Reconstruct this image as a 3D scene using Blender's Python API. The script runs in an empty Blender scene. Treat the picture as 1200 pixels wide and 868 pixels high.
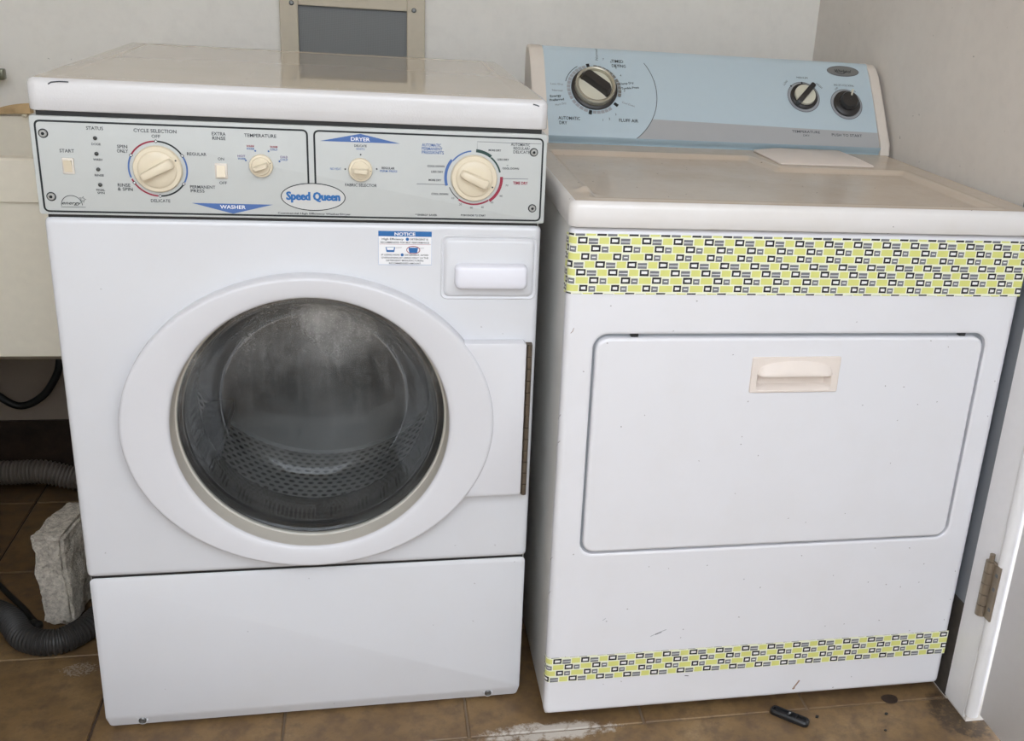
import bpy, bmesh, math, random
from mathutils import Matrix, Vector, noise as mnoise
random.seed(7)
PI = math.pi
S = bpy.context.scene
COL = S.collection

# ------------------------------------------------------------------ camera
F, PX, PY = 1226.8, 712.3, 430.2
YAW, PITCH, ROLL = 0.2314, -0.3527, 0.0717
fw = Vector((math.sin(YAW)*math.cos(PITCH), math.cos(YAW)*math.cos(PITCH), math.sin(PITCH)))
rt0 = Vector((math.cos(YAW), -math.sin(YAW), 0)); up0 = rt0.cross(fw)
rt = rt0*math.cos(ROLL) + up0*math.sin(ROLL); up = -rt0*math.sin(ROLL) + up0*math.cos(ROLL)
cd = bpy.data.cameras.new('camera'); cam = bpy.data.objects.new('camera', cd); COL.objects.link(cam)
cd.sensor_fit = 'HORIZONTAL'; cd.sensor_width = 36; cd.lens = F*36/1200
cd.shift_x = (600-PX)/1200; cd.shift_y = (PY-434)/1200
cd.clip_start = 0.02
M = Matrix((rt, up, -fw)).transposed().to_4x4(); M.translation = (-0.277, -1.4545, 1.2093)
cam.matrix_world = M
S.camera = cam

# ------------------------------------------------------------------ world / light
wd = bpy.data.worlds.new('overcast_sky'); S.world = wd; wd.use_nodes = True
bg = wd.node_tree.nodes['Background']; bg.inputs[0].default_value = (0.885, 0.945, 1.03, 1); bg.inputs[1].default_value = 4.5
S.view_settings.view_transform = 'Standard'; S.view_settings.look = 'None'
S.view_settings.exposure = 0.0; S.view_settings.gamma = 1.0; S.view_settings.use_curve_mapping = False

# ------------------------------------------------------------------ materials
MATS = {}
def srgb(r, g, b):
    f = lambda c: (c/255)/12.92 if c/255 <= .04045 else ((c/255+.055)/1.055)**2.4
    return (f(r), f(g), f(b), 1)
class NT:
    def __init__(s, name):
        m = bpy.data.materials.new(name); m.use_nodes = True; s.m = m; s.t = m.node_tree; s.n = s.t.nodes
        s.b = s.n['Principled BSDF']; s.out = s.n['Material Output']; MATS[name] = m
    def node(s, typ, **kw):
        n = s.n.new(typ)
        for k, v in kw.items():
            if k.startswith('i_'): 
                key = k[2:]; key = int(key) if key.isdigit() else key
                n.inputs[key].default_value = v
            else: setattr(n, k, v)
        return n
    def link(s, a, b): s.t.links.new(a, b)
    def coord(s, out='Object'):
        return s.node('ShaderNodeTexCoord').outputs[out]
    def noise(s, vec, scale, detail=4, rough=.5):
        n = s.node('ShaderNodeTexNoise'); n.inputs['Scale'].default_value = scale; n.inputs['Detail'].default_value = detail
        n.inputs['Roughness'].default_value = rough; s.link(vec, n.inputs['Vector']); return n.outputs['Fac']
    def ramp(s, fac, stops):
        r = s.node('ShaderNodeValToRGB'); e = r.color_ramp.elements
        while len(e) < len(stops): e.new(.5)
        for el, (p, c) in zip(e, stops):
            el.position = p; el.color = c if len(c) == 4 else (*c, 1)
        s.link(fac, r.inputs[0]); return r.outputs[0]
    def mix(s, fac, a, b, mode='MIX'):
        n = s.node('ShaderNodeMix'); n.data_type = 'RGBA'; n.blend_type = mode
        for sock, v in ((n.inputs[0], fac), (n.inputs[6], a), (n.inputs[7], b)):
            if hasattr(v, 'is_output'): s.link(v, sock)
            else: sock.default_value = v
        return n.outputs[2]
    def math(s, op, a, b=0.0):
        n = s.node('ShaderNodeMath'); n.operation = op
        for sock, v in ((n.inputs[0], a), (n.inputs[1], b)):
            if hasattr(v, 'is_output'): s.link(v, sock)
            else: sock.default_value = v
        return n.outputs[0]
    def bump(s, h, strength, dist):
        n = s.node('ShaderNodeBump'); n.inputs['Strength'].default_value = strength; n.inputs['Distance'].default_value = dist
        s.link(h, n.inputs['Height']); s.link(n.outputs[0], s.b.inputs['Normal'])
    def set(s, col=None, rough=None, metal=None, spec=None):
        for k, v in (('Base Color', col), ('Roughness', rough), ('Metallic', metal), ('Specular IOR Level', spec)):
            if v is None: continue
            if hasattr(v, 'is_output'): s.link(v, s.b.inputs[k])
            else: s.b.inputs[k].default_value = v
BLACK, WHITE = (0, 0, 0, 1), (1, 1, 1, 1)
def plain(name, col, rough=.5, metal=0., var=.0, bump=0.):
    t = NT(name); c = t.coord()
    n = t.noise(c, 60, 4)
    k = 1-var
    base = t.mix(n, tuple(x*k for x in col[:3])+(1,), tuple(min(1, x*(1+var)) for x in col[:3])+(1,))
    t.set(base, rough, metal)
    if bump: t.bump(t.noise(c, 900, 2), bump, .001)
    return t.m
def enamel(name, col, specks=.5, rough=.22, dirt=.35, peel=.12, thin=.8):
    t = NT(name); c = t.coord()
    n1 = t.noise(c, 7, 5, .6); n2 = t.noise(c, 230, 3, .6); n3 = t.noise(c, 55, 6, .7)
    d = t.ramp(n1, [(.45, BLACK), (.8, (dirt, dirt, dirt, 1))])
    base = t.mix(d, col, (col[0]*.88, col[1]*.85, col[2]*.79, 1))
    wob = t.node('ShaderNodeVectorMath'); wob.operation = 'ADD'
    nz = t.node('ShaderNodeTexNoise'); nz.inputs['Scale'].default_value = 300; t.link(c, nz.inputs['Vector'])
    sc_ = t.node('ShaderNodeVectorMath'); sc_.operation = 'SCALE'; sc_.inputs['Scale'].default_value = .004; t.link(nz.outputs['Color'], sc_.inputs[0])
    sx = t.node('ShaderNodeSeparateXYZ'); t.link(c, sx.inputs[0]); cx2 = t.node('ShaderNodeCombineXYZ')
    t.link(sx.outputs[0], cx2.inputs[0]); t.link(t.math('ADD', sx.outputs[2], sx.outputs[1]), cx2.inputs[1])
    t.link(cx2.outputs[0], wob.inputs[0]); t.link(sc_.outputs[0], wob.inputs[1])
    vo = t.node('ShaderNodeTexVoronoi', voronoi_dimensions='2D', i_Scale=30.); t.link(wob.outputs[0], vo.inputs['Vector'])
    dot = t.math('LESS_THAN', vo.outputs['Distance'], .032)
    se = t.node('ShaderNodeSeparateColor'); t.link(vo.outputs['Color'], se.inputs[0])
    few = t.math('GREATER_THAN', se.outputs[0], thin)
    base = t.mix(t.math('MULTIPLY', t.math('MULTIPLY', dot, few), specks), base, (.10, .07, .05, 1))
    t.set(base, t.math('ADD', t.math('MULTIPLY', n3, .12), rough-.06))
    t.bump(t.noise(c, 420, 1), peel, .0006)
    return t.m
enamel('enamel_white', srgb(217, 218, 222), .3, .13, .2, .05, .95)
enamel('enamel_dryer', srgb(230, 230, 234), .5, .24, .25, .03, .86)
enamel('enamel_top', srgb(219, 218, 219), .3, .10, .2, .3, .95)
enamel('enamel_top_shaded', srgb(206, 196, 180), .6, .045, .4, .01)  # white washer lid with the taupe shade of its top put into the colour
enamel('enamel_dryer_top_shaded', srgb(204, 190, 174), 1., .24, .8, .05)  # dryer top likewise darkened and warmed to carry its shade
enamel('enamel_dryer_top', srgb(228, 225, 223), .9, .24, .5, .05)
plain('unseen_yard_concrete', srgb(176, 170, 160), .9, 0, .1)
plain('door_plastic', srgb(218, 218, 222), .18, 0, .01)
plain('lip_plastic_shaded', srgb(198, 193, 183), .3, 0, .03)  # same white plastic, greyed to carry the shade on the door lip
plain('handle_plastic', srgb(232, 232, 240), .15, 0, .01)
plain('panel_grey', srgb(194, 197, 195), .42, 0, .02)
plain('knob_cream', srgb(224, 212, 188), .3, 0, .03)
plain('cream_plastic', srgb(232, 221, 212), .35, 0, .03)
plain('cap_plastic', srgb(222, 214, 204), .4, 0, .04)
plain('ink_dark', srgb(58, 62, 68), .6)
plain('ink_black', srgb(22, 30, 34), .5)
plain('ink_grey', srgb(112, 115, 122), .6)
plain('ink_blue', srgb(74, 108, 168), .5)
plain('ink_brightblue', srgb(38, 105, 170), .5)
plain('ink_green', srgb(32, 66, 62), .5)
plain('ink_red', srgb(150, 38, 62), .5)
plain('ink_purple', srgb(110, 90, 140), .5)
plain('ink_lightgrey', srgb(160, 164, 168), .5)
plain('paper_white', srgb(240, 240, 242), .5)
plain('emblem_silver', srgb(204, 205, 203), .4, .1)
plain('badge_grey', srgb(140, 142, 142), .35, .5)
plain('steel', srgb(150, 150, 148), .35, .9, .1)
plain('drum_steel', srgb(120, 120, 120), .4, .9, .1)
plain('screw_steel', srgb(120, 122, 122), .35, .8, .1)
plain('screw_bright', srgb(176, 176, 174), .35, .6, .1)
plain('chrome', srgb(170, 168, 160), .22, .9)
plain('hinge_metal', srgb(150, 138, 122), .38, .6, .25, .2)
plain('gap_shade_grey', srgb(132, 136, 142), .5, 0, .05)
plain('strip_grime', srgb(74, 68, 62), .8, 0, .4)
plain('piano_hinge', srgb(112, 100, 86), .5, .7, .3)
plain('rust', srgb(150, 124, 106), .8, 0, .3)
plain('rubber', srgb(24, 25, 26), .4)
plain('black_plastic', srgb(26, 26, 28), .4)
plain('knob_black', srgb(48, 46, 45), .38)
plain('knob_ivory', srgb(214, 212, 194), .3)
plain('knob_steel', srgb(190, 186, 170), .25, .55)
plain('console_blue', srgb(188, 205, 214), .38, 0, .015)
plain('console_disc', srgb(186, 203, 212), .38, 0, .015)
plain('console_band', srgb(172, 174, 176), .42, 0, .02)
plain('console_lip', srgb(160, 180, 190), .5, 0, .05)
plain('tape_base', srgb(240, 242, 218), .45)
plain('tape_yellow', srgb(222, 223, 132), .45, 0, .05)
plain('tape_grey', srgb(120, 122, 126), .45)
plain('tape_white', srgb(240, 240, 238), .45)
plain('tape_black', srgb(26, 26, 30), .45)
plain('led_dark', srgb(60, 62, 60), .3)
plain('sink_cream', srgb(236, 229, 212), .4, 0, .05)
plain('black_cord', srgb(22, 22, 22), .5)
plain('pipe_brass', srgb(120, 120, 104), .3, .8)
plain('door_paint', srgb(216, 214, 214), .38, 0, .03, .1)
plain('paint_white', srgb(236, 235, 236), .38, 0, .03, .1)
plain('vent_frame_paint', srgb(204, 194, 174), .5, 0, .06, .2)
plain('soap_white', srgb(225, 216, 196), .6)
plain('cavity_dark', srgb(42, 44, 46), .6)
plain('sheet_grey', srgb(214, 213, 210), .35, 0, .03)
plain('hose_dark', srgb(52, 50, 48), .5, 0, .1)
plain('hose_grey', srgb(112, 103, 94), .55, 0, .1)
plain('cork', srgb(206, 176, 132), .75, 0, .2, .3)
def wall_mat(name, col, k=.07, bs=.25):
    t = NT(name); c = t.coord()
    n1 = t.noise(c, 3.2, 6, .62); n2 = t.noise(c, 38, 5, .6); n3 = t.noise(c, 75, 2)
    b = t.mix(t.ramp(n1, [(.35, BLACK), (.7, WHITE)]), tuple(x*(1-k) for x in col[:3])+(1,), col)
    b = t.mix(t.math('MULTIPLY', t.ramp(n2, [(.45, BLACK), (.75, WHITE)]), .25), b, tuple(x*.8 for x in col[:3])+(1,))
    sp = t.ramp(n3, [(.765, BLACK), (.79, WHITE)])
    b = t.mix(t.math('MULTIPLY', sp, .5), b, (.1, .085, .07, 1))
    t.set(b, .55); t.bump(n2, bs, .003); return t.m
wall_mat('wall_plaster', srgb(240, 237, 230), .04)
wall_mat('wall_right_plaster', srgb(228, 222, 215))
wall_mat('blocker_wall_render', srgb(168, 164, 158))
wall_mat('unseen_ceiling_paint', srgb(222, 198, 166))
wall_mat('grey_brown_render', srgb(164, 150, 136))
def tile_mat():
    t = NT('tile_brown'); g = t.node('ShaderNodeNewGeometry').outputs['Position']
    oi = t.node('ShaderNodeObjectInfo').outputs['Random']
    n1 = t.noise(g, 5.5, 7, .65); n2 = t.noise(g, 26, 6, .68); n3 = t.noise(g, 120, 4, .7)
    b = t.ramp(n1, [(.3, srgb(104, 82, 56)), (.48, srgb(126, 100, 66)), (.62, srgb(144, 117, 80)), (.78, srgb(164, 139, 104))])
    b = t.mix(t.math('MULTIPLY', t.ramp(n2, [(.36, WHITE), (.56, BLACK)]), .7), b, srgb(92, 72, 55))
    b = t.mix(t.math('MULTIPLY', oi, .22), b, srgb(108, 86, 66))
    b = t.mix(t.math('MULTIPLY', t.ramp(n3, [(.58, BLACK), (.72, WHITE)]), .3), b, srgb(70, 54, 42))
    # lime scale left by spilled water around one joint
    sep = t.node('ShaderNodeSeparateXYZ'); t.link(g, sep.inputs[0])
    dx = t.math('DIVIDE', t.math('SUBTRACT', sep.outputs[0], .0), .24); dy = t.math('DIVIDE', t.math('SUBTRACT', sep.outputs[1], -.016), .05)
    r = t.math('SQRT', t.math('ADD', t.math('MULTIPLY', dx, dx), t.math('MULTIPLY', dy, dy)))
    near = t.ramp(t.math('SUBTRACT', 1., r), [(.0, BLACK), (.7, WHITE)])
    nn = t.noise(g, 60, 6, .75)
    lime = t.ramp(t.math('MULTIPLY', near, t.math('MULTIPLY', t.noise(g, 24, 8, .8), t.math('ADD', nn, .5))), [(.36, BLACK), (.5, WHITE)])
    b = t.mix(lime, b, srgb(196, 188, 178))
    dx2 = t.math('DIVIDE', t.math('SUBTRACT', sep.outputs[0], -.80), .07); dy2 = t.math('DIVIDE', t.math('SUBTRACT', sep.outputs[1], .25), .05)
    r2 = t.math('SQRT', t.math('ADD', t.math('MULTIPLY', dx2, dx2), t.math('MULTIPLY', dy2, dy2)))
    lime2 = t.ramp(t.math('MULTIPLY', t.ramp(t.math('SUBTRACT', 1., r2), [(.0, BLACK), (.7, WHITE)]), t.noise(g, 240, 3, .6)), [(.46, BLACK), (.52, WHITE)])
    b = t.mix(t.math('MULTIPLY', lime2, .5), b, srgb(176, 168, 158))
    # grime in the corner by the door frame
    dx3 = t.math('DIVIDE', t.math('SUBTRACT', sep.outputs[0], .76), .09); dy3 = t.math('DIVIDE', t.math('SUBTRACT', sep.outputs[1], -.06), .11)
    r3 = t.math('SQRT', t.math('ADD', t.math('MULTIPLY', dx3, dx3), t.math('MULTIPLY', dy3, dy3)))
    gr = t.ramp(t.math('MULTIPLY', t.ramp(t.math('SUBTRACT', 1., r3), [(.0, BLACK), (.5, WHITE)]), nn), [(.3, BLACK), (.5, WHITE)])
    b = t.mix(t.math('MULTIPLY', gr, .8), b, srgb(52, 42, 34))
    t.set(b, t.math('ADD', t.math('MULTIPLY', n2, .25), .35)); t.bump(n2, .3, .002); return t.m
tile_mat()
def grout_mat():
    t = NT('grout'); g = t.node('ShaderNodeNewGeometry').outputs['Position']
    n = t.noise(g, 9, 4); sep = t.node('ShaderNodeSeparateXYZ'); t.link(g, sep.inputs[0])
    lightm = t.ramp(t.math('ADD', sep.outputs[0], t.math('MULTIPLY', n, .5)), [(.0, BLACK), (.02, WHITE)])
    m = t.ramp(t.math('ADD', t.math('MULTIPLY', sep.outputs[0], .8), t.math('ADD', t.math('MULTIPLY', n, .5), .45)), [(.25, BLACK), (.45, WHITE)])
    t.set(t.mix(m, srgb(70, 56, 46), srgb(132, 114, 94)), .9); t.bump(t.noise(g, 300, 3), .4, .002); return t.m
grout_mat()
def skirting_mat():
    t = NT('skirting_brown'); c = t.coord(); n = t.noise(c, 18, 6, .7)
    t.set(t.ramp(n, [(.3, srgb(34, 26, 22)), (.6, srgb(62, 48, 40)), (.8, srgb(84, 68, 58))]), .4); t.bump(n, .3, .003)
skirting_mat()
def concrete_mat():
    t = NT('aerated_concrete'); c = t.coord(); n = t.noise(c, 90, 6, .75); n2 = t.noise(c, 14, 4)
    v = t.node('ShaderNodeTexVoronoi', i_Scale=170.); t.link(c, v.inputs['Vector'])
    pit = t.ramp(v.outputs['Distance'], [(.12, BLACK), (.35, WHITE)])
    b = t.mix(n2, srgb(214, 204, 188), srgb(240, 233, 220)); b = t.mix(t.math('MULTIPLY', t.ramp(n, [(.4, WHITE), (.6, BLACK)]), .45), b, srgb(100, 88, 76))
    t.set(b, .9); t.bump(t.mix(.3, n, pit), 1., .006)
concrete_mat()
def drum_mat():
    t = NT('drum_perforated'); uv = t.coord('UV'); sep = t.node('ShaderNodeSeparateXYZ'); t.link(uv, sep.inputs[0])
    row = t.math('FLOOR', sep.outputs[1]); u = t.math('FRACT', t.math('ADD', sep.outputs[0], t.math('MULTIPLY', row, .5))); v = t.math('FRACT', sep.outputs[1])
    du = t.math('SUBTRACT', u, .5); dv = t.math('SUBTRACT', v, .5)
    r = t.math('SQRT', t.math('ADD', t.math('MULTIPLY', du, du), t.math('MULTIPLY', dv, dv)))
    hole = t.ramp(r, [(.27, BLACK), (.34, WHITE)])
    t.set(t.mix(hole, (.012, .012, .012, 1), (.40, .40, .39, 1)), .33, t.math('MULTIPLY', hole, .9)); t.bump(hole, .5, .002)
drum_mat()
def glass_mat(name, tint, haze):
    t = NT(name); c = t.coord(); n = t.t.nodes
    tr = t.node('ShaderNodeBsdfTransparent'); tr.inputs[0].default_value = tint
    gl = t.node('ShaderNodeBsdfGlossy'); gl.inputs['Roughness'].default_value = .03
    fr = t.node('ShaderNodeFresnel'); fr.inputs[0].default_value = 1.45
    fk = t.math('MINIMUM', t.math('MULTIPLY', fr.outputs[0], .9), .27)
    df = t.node('ShaderNodeBsdfDiffuse'); df.inputs[0].default_value = (.75, .75, .74, 1)
    sep = t.node('ShaderNodeSeparateXYZ'); t.link(c, sep.inputs[0])
    # dried water film with streaks and droplets, and a sky reflection painted in high up on the bowl
    st = t.node('ShaderNodeMapping'); st.inputs['Scale'].default_value = (1, 1, .12); t.link(c, st.inputs[0])
    streak = t.ramp(t.noise(st.outputs[0], 90, 4, .6), [(.5, BLACK), (.72, WHITE)])
    spots = t.ramp(t.noise(c, 420, 2), [(.55, BLACK), (.68, WHITE)])
    cloud = t.ramp(t.noise(c, 9, 5, .6), [(.38, BLACK), (.7, WHITE)])
    hi = t.ramp(sep.outputs[2], [(.50, (.12, .12, .12, 1)), (.72, WHITE)])
    px_ = t.math('DIVIDE', t.math('SUBTRACT', sep.outputs[0], .375), .085); pz_ = t.math('DIVIDE', t.math('SUBTRACT', sep.outputs[2], .655), .075)
    glare_haze = t.math('MULTIPLY', t.ramp(t.math('ADD', t.math('MULTIPLY', px_, px_), t.math('MULTIPLY', pz_, pz_)), [(.0, WHITE), (1., BLACK)]), t.math('ADD', t.math('MULTIPLY', cloud, .5), .6))  # bright round patch: sky reflection painted in as haze, over the droplet film
    cloud = t.math('ADD', cloud, t.math('MULTIPLY', glare_haze, 1.3))
    m = t.math('ADD', t.math('MULTIPLY', cloud, .45), t.math('ADD', t.math('MULTIPLY', streak, .25), t.math('MULTIPLY', spots, .3)))
    hz = t.math('MULTIPLY', t.math('MULTIPLY', m, hi), haze)
    m1 = t.node('ShaderNodeMixShader'); t.link(fk, m1.inputs[0]); t.link(tr.outputs[0], m1.inputs[1]); t.link(gl.outputs[0], m1.inputs[2])
    m2 = t.node('ShaderNodeMixShader'); t.link(hz, m2.inputs[0]); t.link(m1.outputs[0], m2.inputs[1]); t.link(df.outputs[0], m2.inputs[2])
    t.link(m2.outputs[0], t.out.inputs[0])
glass_mat('door_glass', (.80, .82, .82, 1), .8)
def mesh_screen():
    t = NT('insect_screen'); c = t.coord(); sep = t.node('ShaderNodeSeparateXYZ'); t.link(c, sep.inputs[0])
    a = t.math('SINE', t.math('MULTIPLY', sep.outputs[0], 2200.)); b = t.math('SINE', t.math('MULTIPLY', sep.outputs[2], 2200.))
    w = t.math('MAXIMUM', a, b)
    n = t.noise(c, 22, 4)
    t.set(t.mix(n, t.mix(t.ramp(w, [(.4, BLACK), (.8, WHITE)]), srgb(112, 114, 116), srgb(138, 140, 140)), srgb(128, 130, 131)), .7)
mesh_screen()

# ------------------------------------------------------------------ mesh builder
class MB:
    def __init__(s, xf=None):
        s.v = []; s.f = []; s.m = []; s.uv = {}; s.mats = []; s.xf = xf; s.cur = 0
    def mat(s, name):
        if name not in s.mats: s.mats.append(name)
        s.cur = s.mats.index(name); return s
    def add(s, vs, fs, uvs=None):
        o = len(s.v)
        for p in vs:
            p = Vector(p); s.v.append(s.xf @ p if s.xf else p)
        for i, f in enumerate(fs):
            if uvs: s.uv[len(s.f)] = uvs[i]
            s.f.append([o+k for k in f]); s.m.append(s.cur)
    def bm(s, bm):
        bm.verts.index_update()
        s.add([v.co.copy() for v in bm.verts], [[v.index for v in f.verts] for f in bm.faces]); bm.free()
    def rbox(s, x0, x1, y0, y1, z0, z1, r=0., seg=2, rot=None, taper=None):
        b = bmesh.new(); bmesh.ops.create_cube(b, size=1)
        c = Vector(((x0+x1)/2, (y0+y1)/2, (z0+z1)/2))
        for v in b.verts: v.co = Vector((v.co.x*(x1-x0), v.co.y*(y1-y0), v.co.z*(z1-z0)))
        if r > 0: bmesh.ops.bevel(b, geom=b.edges[:], offset=r, segments=seg, profile=.5, affect='EDGES')
        for v in b.verts:
            if rot: v.co = rot @ v.co
            v.co += c
        s.bm(b)
    def rings(s, rings, closed=True, cap0=False, cap1=False, uvfn=None):
        n = len(rings[0]); vs = [p for r in rings for p in r]; fs = []; uvs = [] if uvfn else None
        for i in range(len(rings)-1):
            for j in range(n if closed else n-1):
                k = (j+1) % n
                fs.append([i*n+j, i*n+k, (i+1)*n+k, (i+1)*n+j])
                if uvfn: uvs.append([uvfn(i, j), uvfn(i, j+1), uvfn(i+1, j+1), uvfn(i+1, j)])
        if cap0: fs.append(list(range(n))[::-1]); uvs and uvs.append([(0, 0)]*n)
        if cap1: fs.append([(len(rings)-1)*n+j for j in range(n)]); uvs and uvs.append([(0, 0)]*n)
        s.add(vs, fs, uvs)
    def lathe_y(s, cx, cz, prof, n=48, cap0=False, cap1=False, uv=None):
        R = [[(cx+r*math.cos(2*PI*j/n), y, cz+r*math.sin(2*PI*j/n)) for j in range(n)] for r, y in prof]
        s.rings(R, True, cap0, cap1, uv)
    def tube(s, pts, rad, n=10, closed=False):
        pts = [Vector(p) for p in pts]; R = []; u = None
        for i, p in enumerate(pts):
            d = (pts[min(i+1, len(pts)-1)] - pts[max(i-1, 0)]).normalized()
            if u is None:
                u = d.cross(Vector((0, 0, 1)));  u = u if u.length > .1 else d.cross(Vector((1, 0, 0)))
            u = (u - d*u.dot(d)).normalized(); w = d.cross(u)
            r = rad(i) if callable(rad) else rad
            R.append([p + (u*math.cos(2*PI*j/n) + w*math.sin(2*PI*j/n))*r for j in range(n)])
        s.rings(R, True, True, True)
    def prism(s, out, y0, y1, bev=0., seg=2):
        """outline in (x,z), front face at y0, back at y1 (y0<y1), bevelled front edge"""
        cx = sum(p[0] for p in out)/len(out); cz = sum(p[1] for p in out)/len(out)
        def ins(d):
            if d == 0: return out
            n = len(out); res = []
            for i in range(n):
                a, b, c = out[i-1], out[i], out[(i+1) % n]
                nx, nz = -((b[1]-a[1])+(c[1]-b[1])), (b[0]-a[0])+(c[0]-b[0]); L = math.hypot(nx, nz) or 1
                sg = 1 if (nx*(cx-b[0])+nz*(cz-b[1])) > 0 else -1
                res.append((b[0]+sg*nx/L*d, b[1]+sg*nz/L*d))
            return res
        R = [[(x, y1, z) for x, z in out]]
        if bev:
            for k in range(seg+1):
                a = k/seg*PI/2
                R.append([(x, y0+bev*(1-math.sin(a)), z) for x, z in ins(bev*(1-math.cos(a)))])
        else: R.append([(x, y0, z) for x, z in out])
        s.rings(R, True, True, True)
    def build(s, name, parent=None, smooth=35):
        me = bpy.data.meshes.new(name); me.from_pydata([tuple(v) for v in s.v], [], s.f)
        for n in s.mats: me.materials.append(MATS[n])
        for p, m in zip(me.polygons, s.m): p.material_index = m
        if s.uv:
            ul = me.uv_layers.new(name='UVMap')
            for fi, u in s.uv.items():
                for li, q in zip(me.polygons[fi].loop_indices, u): ul.data[li].uv = q
        b = bmesh.new(); b.from_mesh(me); bmesh.ops.recalc_face_normals(b, faces=b.faces); b.to_mesh(me); b.free()
        if smooth:
            for p in me.polygons: p.use_smooth = True
            me.set_sharp_from_angle(angle=math.radians(smooth))
        o = bpy.data.objects.new(name, me); COL.objects.link(o)
        if parent: o.parent = parent
        return o
def mb(mat, xf=None): return MB(xf).mat(mat)
def rrect(x0, x1, z0, z1, r, seg=6):
    pts = []
    for cx, cz, a0 in ((x1-r, z1-r, 0), (x0+r, z1-r, PI/2), (x0+r, z0+r, PI), (x1-r, z0+r, 1.5*PI)):
        for k in range(seg+1):
            a = a0+k/seg*PI/2; pts.append((cx+r*math.cos(a), cz+r*math.sin(a)))
    return pts
def ell(cx, cz, a, b, n=64): return [(cx+a*math.cos(2*PI*i/n), cz+b*math.sin(2*PI*i/n)) for i in range(n)]
def ray_rr(x0, x1, z0, z1, r, ox, oz, ang):
    """distance along a ray from (ox,oz) to the outline of a rounded rectangle"""
    c, s_ = math.cos(ang), math.sin(ang)
    def sd(t):
        px, pz = ox+c*t-(x0+x1)/2, oz+s_*t-(z0+z1)/2
        qx, qz = abs(px)-(x1-x0)/2+r, abs(pz)-(z1-z0)/2+r
        return math.hypot(max(qx, 0), max(qz, 0))+min(max(qx, qz), 0)-r
    lo, hi = 0., 3.
    for _ in range(40):
        mid = (lo+hi)/2
        if sd(mid) > 0: hi = mid
        else: lo = mid
    return (ox+c*lo, oz+s_*lo)
def angles(n, rects, ox, oz):
    A = [2*PI*i/n for i in range(n)]
    for x0, x1, z0, z1 in rects:
        for x in (x0, x1):
            for z in (z0, z1):
                a0 = math.atan2(z-oz, x-ox) % (2*PI)
                A += [(a0+k*.006) % (2*PI) for k in range(-6, 7)]
    return sorted(set(A))
def thing(name, label, cat, loc=(0, 0, 0), rz=0, group=None):
    o = bpy.data.objects.new(name, None); COL.objects.link(o); o.location = loc; o.rotation_euler = (0, 0, rz)
    o.empty_display_size = .1
    o['label'] = label; o['category'] = cat
    if group: o['group'] = group
    return o
def tag(o, label, cat, group=None):
    o['label'] = label; o['category'] = cat
    if group: o['group'] = group
    return o
def struct(o, label=None, cat=None):
    o['kind'] = 'structure'
    if label: o['label'] = label
    if cat: o['category'] = cat
    return o

# printed marks: flat ink a fraction of a millimetre proud of the panel they sit on (mm coordinates)
STUFF = {'lettering', 'console_lettering', 'dial_mark', 'panel_rule', 'timer_scale', 'cycle_ring', 'timer_ring', 'sticker_lettering', 'sticker_icon', 'efficiency_mark', 'emblem_lettering', 'badge_lettering'}
class Print:
    def __init__(s, y, xf=None): s.y = y; s.xf = xf; s.parts = {}
    def g(s, key, mat):
        k = (key, mat)
        if k not in s.parts: s.parts[k] = mb(mat, s.xf)
        return s.parts[k]
    def poly(s, key, mat, pts, lift=0.): s.g(key, mat).add([(x/1000, s.y-lift/1000, z/1000) for x, z in pts], [list(range(len(pts)))])
    def ribbon(s, key, mat, pts, w, closed=False, lift=0.):
        n = len(pts); L, Rr = [], []
        for i in range(n):
            if closed: a, b = pts[i-1], pts[(i+1) % n]
            else: a, b = pts[max(i-1, 0)], pts[min(i+1, n-1)]
            dx, dz = b[0]-a[0], b[1]-a[1]; l = math.hypot(dx, dz) or 1
            nx, nz = -dz/l*w/2, dx/l*w/2
            L.append((pts[i][0]+nx, pts[i][1]+nz)); Rr.append((pts[i][0]-nx, pts[i][1]-nz))
        y = s.y-lift/1000
        s.g(key, mat).rings([[(x/1000, y, z/1000) for x, z in L], [(x/1000, y, z/1000) for x, z in Rr]], closed)
    def arc(s, key, mat, cx, cz, r, w, a0, a1, n=24, lift=0.):
        s.ribbon(key, mat, [(cx+r*math.cos(math.radians(a0+(a1-a0)*i/n)), cz+r*math.sin(math.radians(a0+(a1-a0)*i/n))) for i in range(n+1)], w, False, lift)
    def disc(s, key, mat, cx, cz, r, n=20, lift=0., rz=None): s.poly(key, mat, ell(cx, cz, r, rz or r, n), lift)
    def text(s, key, mat, body, cx, cz, h, w=None, bold=.0, shear=0., align='C', rot=0., lift=0.):
        cu = bpy.data.curves.new('t', 'FONT'); cu.body = body; cu.size = 1; cu.offset = bold; cu.shear = shear; cu.resolution_u = 2
        ob = bpy.data.objects.new('t', cu); COL.objects.link(ob)
        dg = bpy.context.evaluated_depsgraph_get(); me = bpy.data.meshes.new_from_object(ob.evaluated_get(dg))
        vs = [v.co.copy() for v in me.vertices]; fs = [list(p.vertices) for p in me.polygons]
        bpy.data.objects.remove(ob); bpy.data.curves.remove(cu); bpy.data.meshes.remove(me)
        if not vs: return
        x0, x1 = min(v.x for v in vs), max(v.x for v in vs)
        k = h/.69; kx = k if w is None else w/(x1-x0)
        W = (x1-x0)*kx; ox = {'C': -W/2, 'L': 0, 'R': -W}[align]
        c, sn = math.cos(math.radians(rot)), math.sin(math.radians(rot))
        out = []
        for v in vs:
            x, z = (v.x-x0)*kx+ox, v.y*k-h/2
            out.append(((cx+x*c-z*sn)/1000, s.y-lift/1000, (cz+x*sn+z*c)/1000))
        s.g(key, mat).add(out, fs)
    def build(s, parent):
        for (key, mat), b in s.parts.items():
            o = b.build(key, parent, 0)
            if key in STUFF: o['kind'] = 'stuff'
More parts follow.
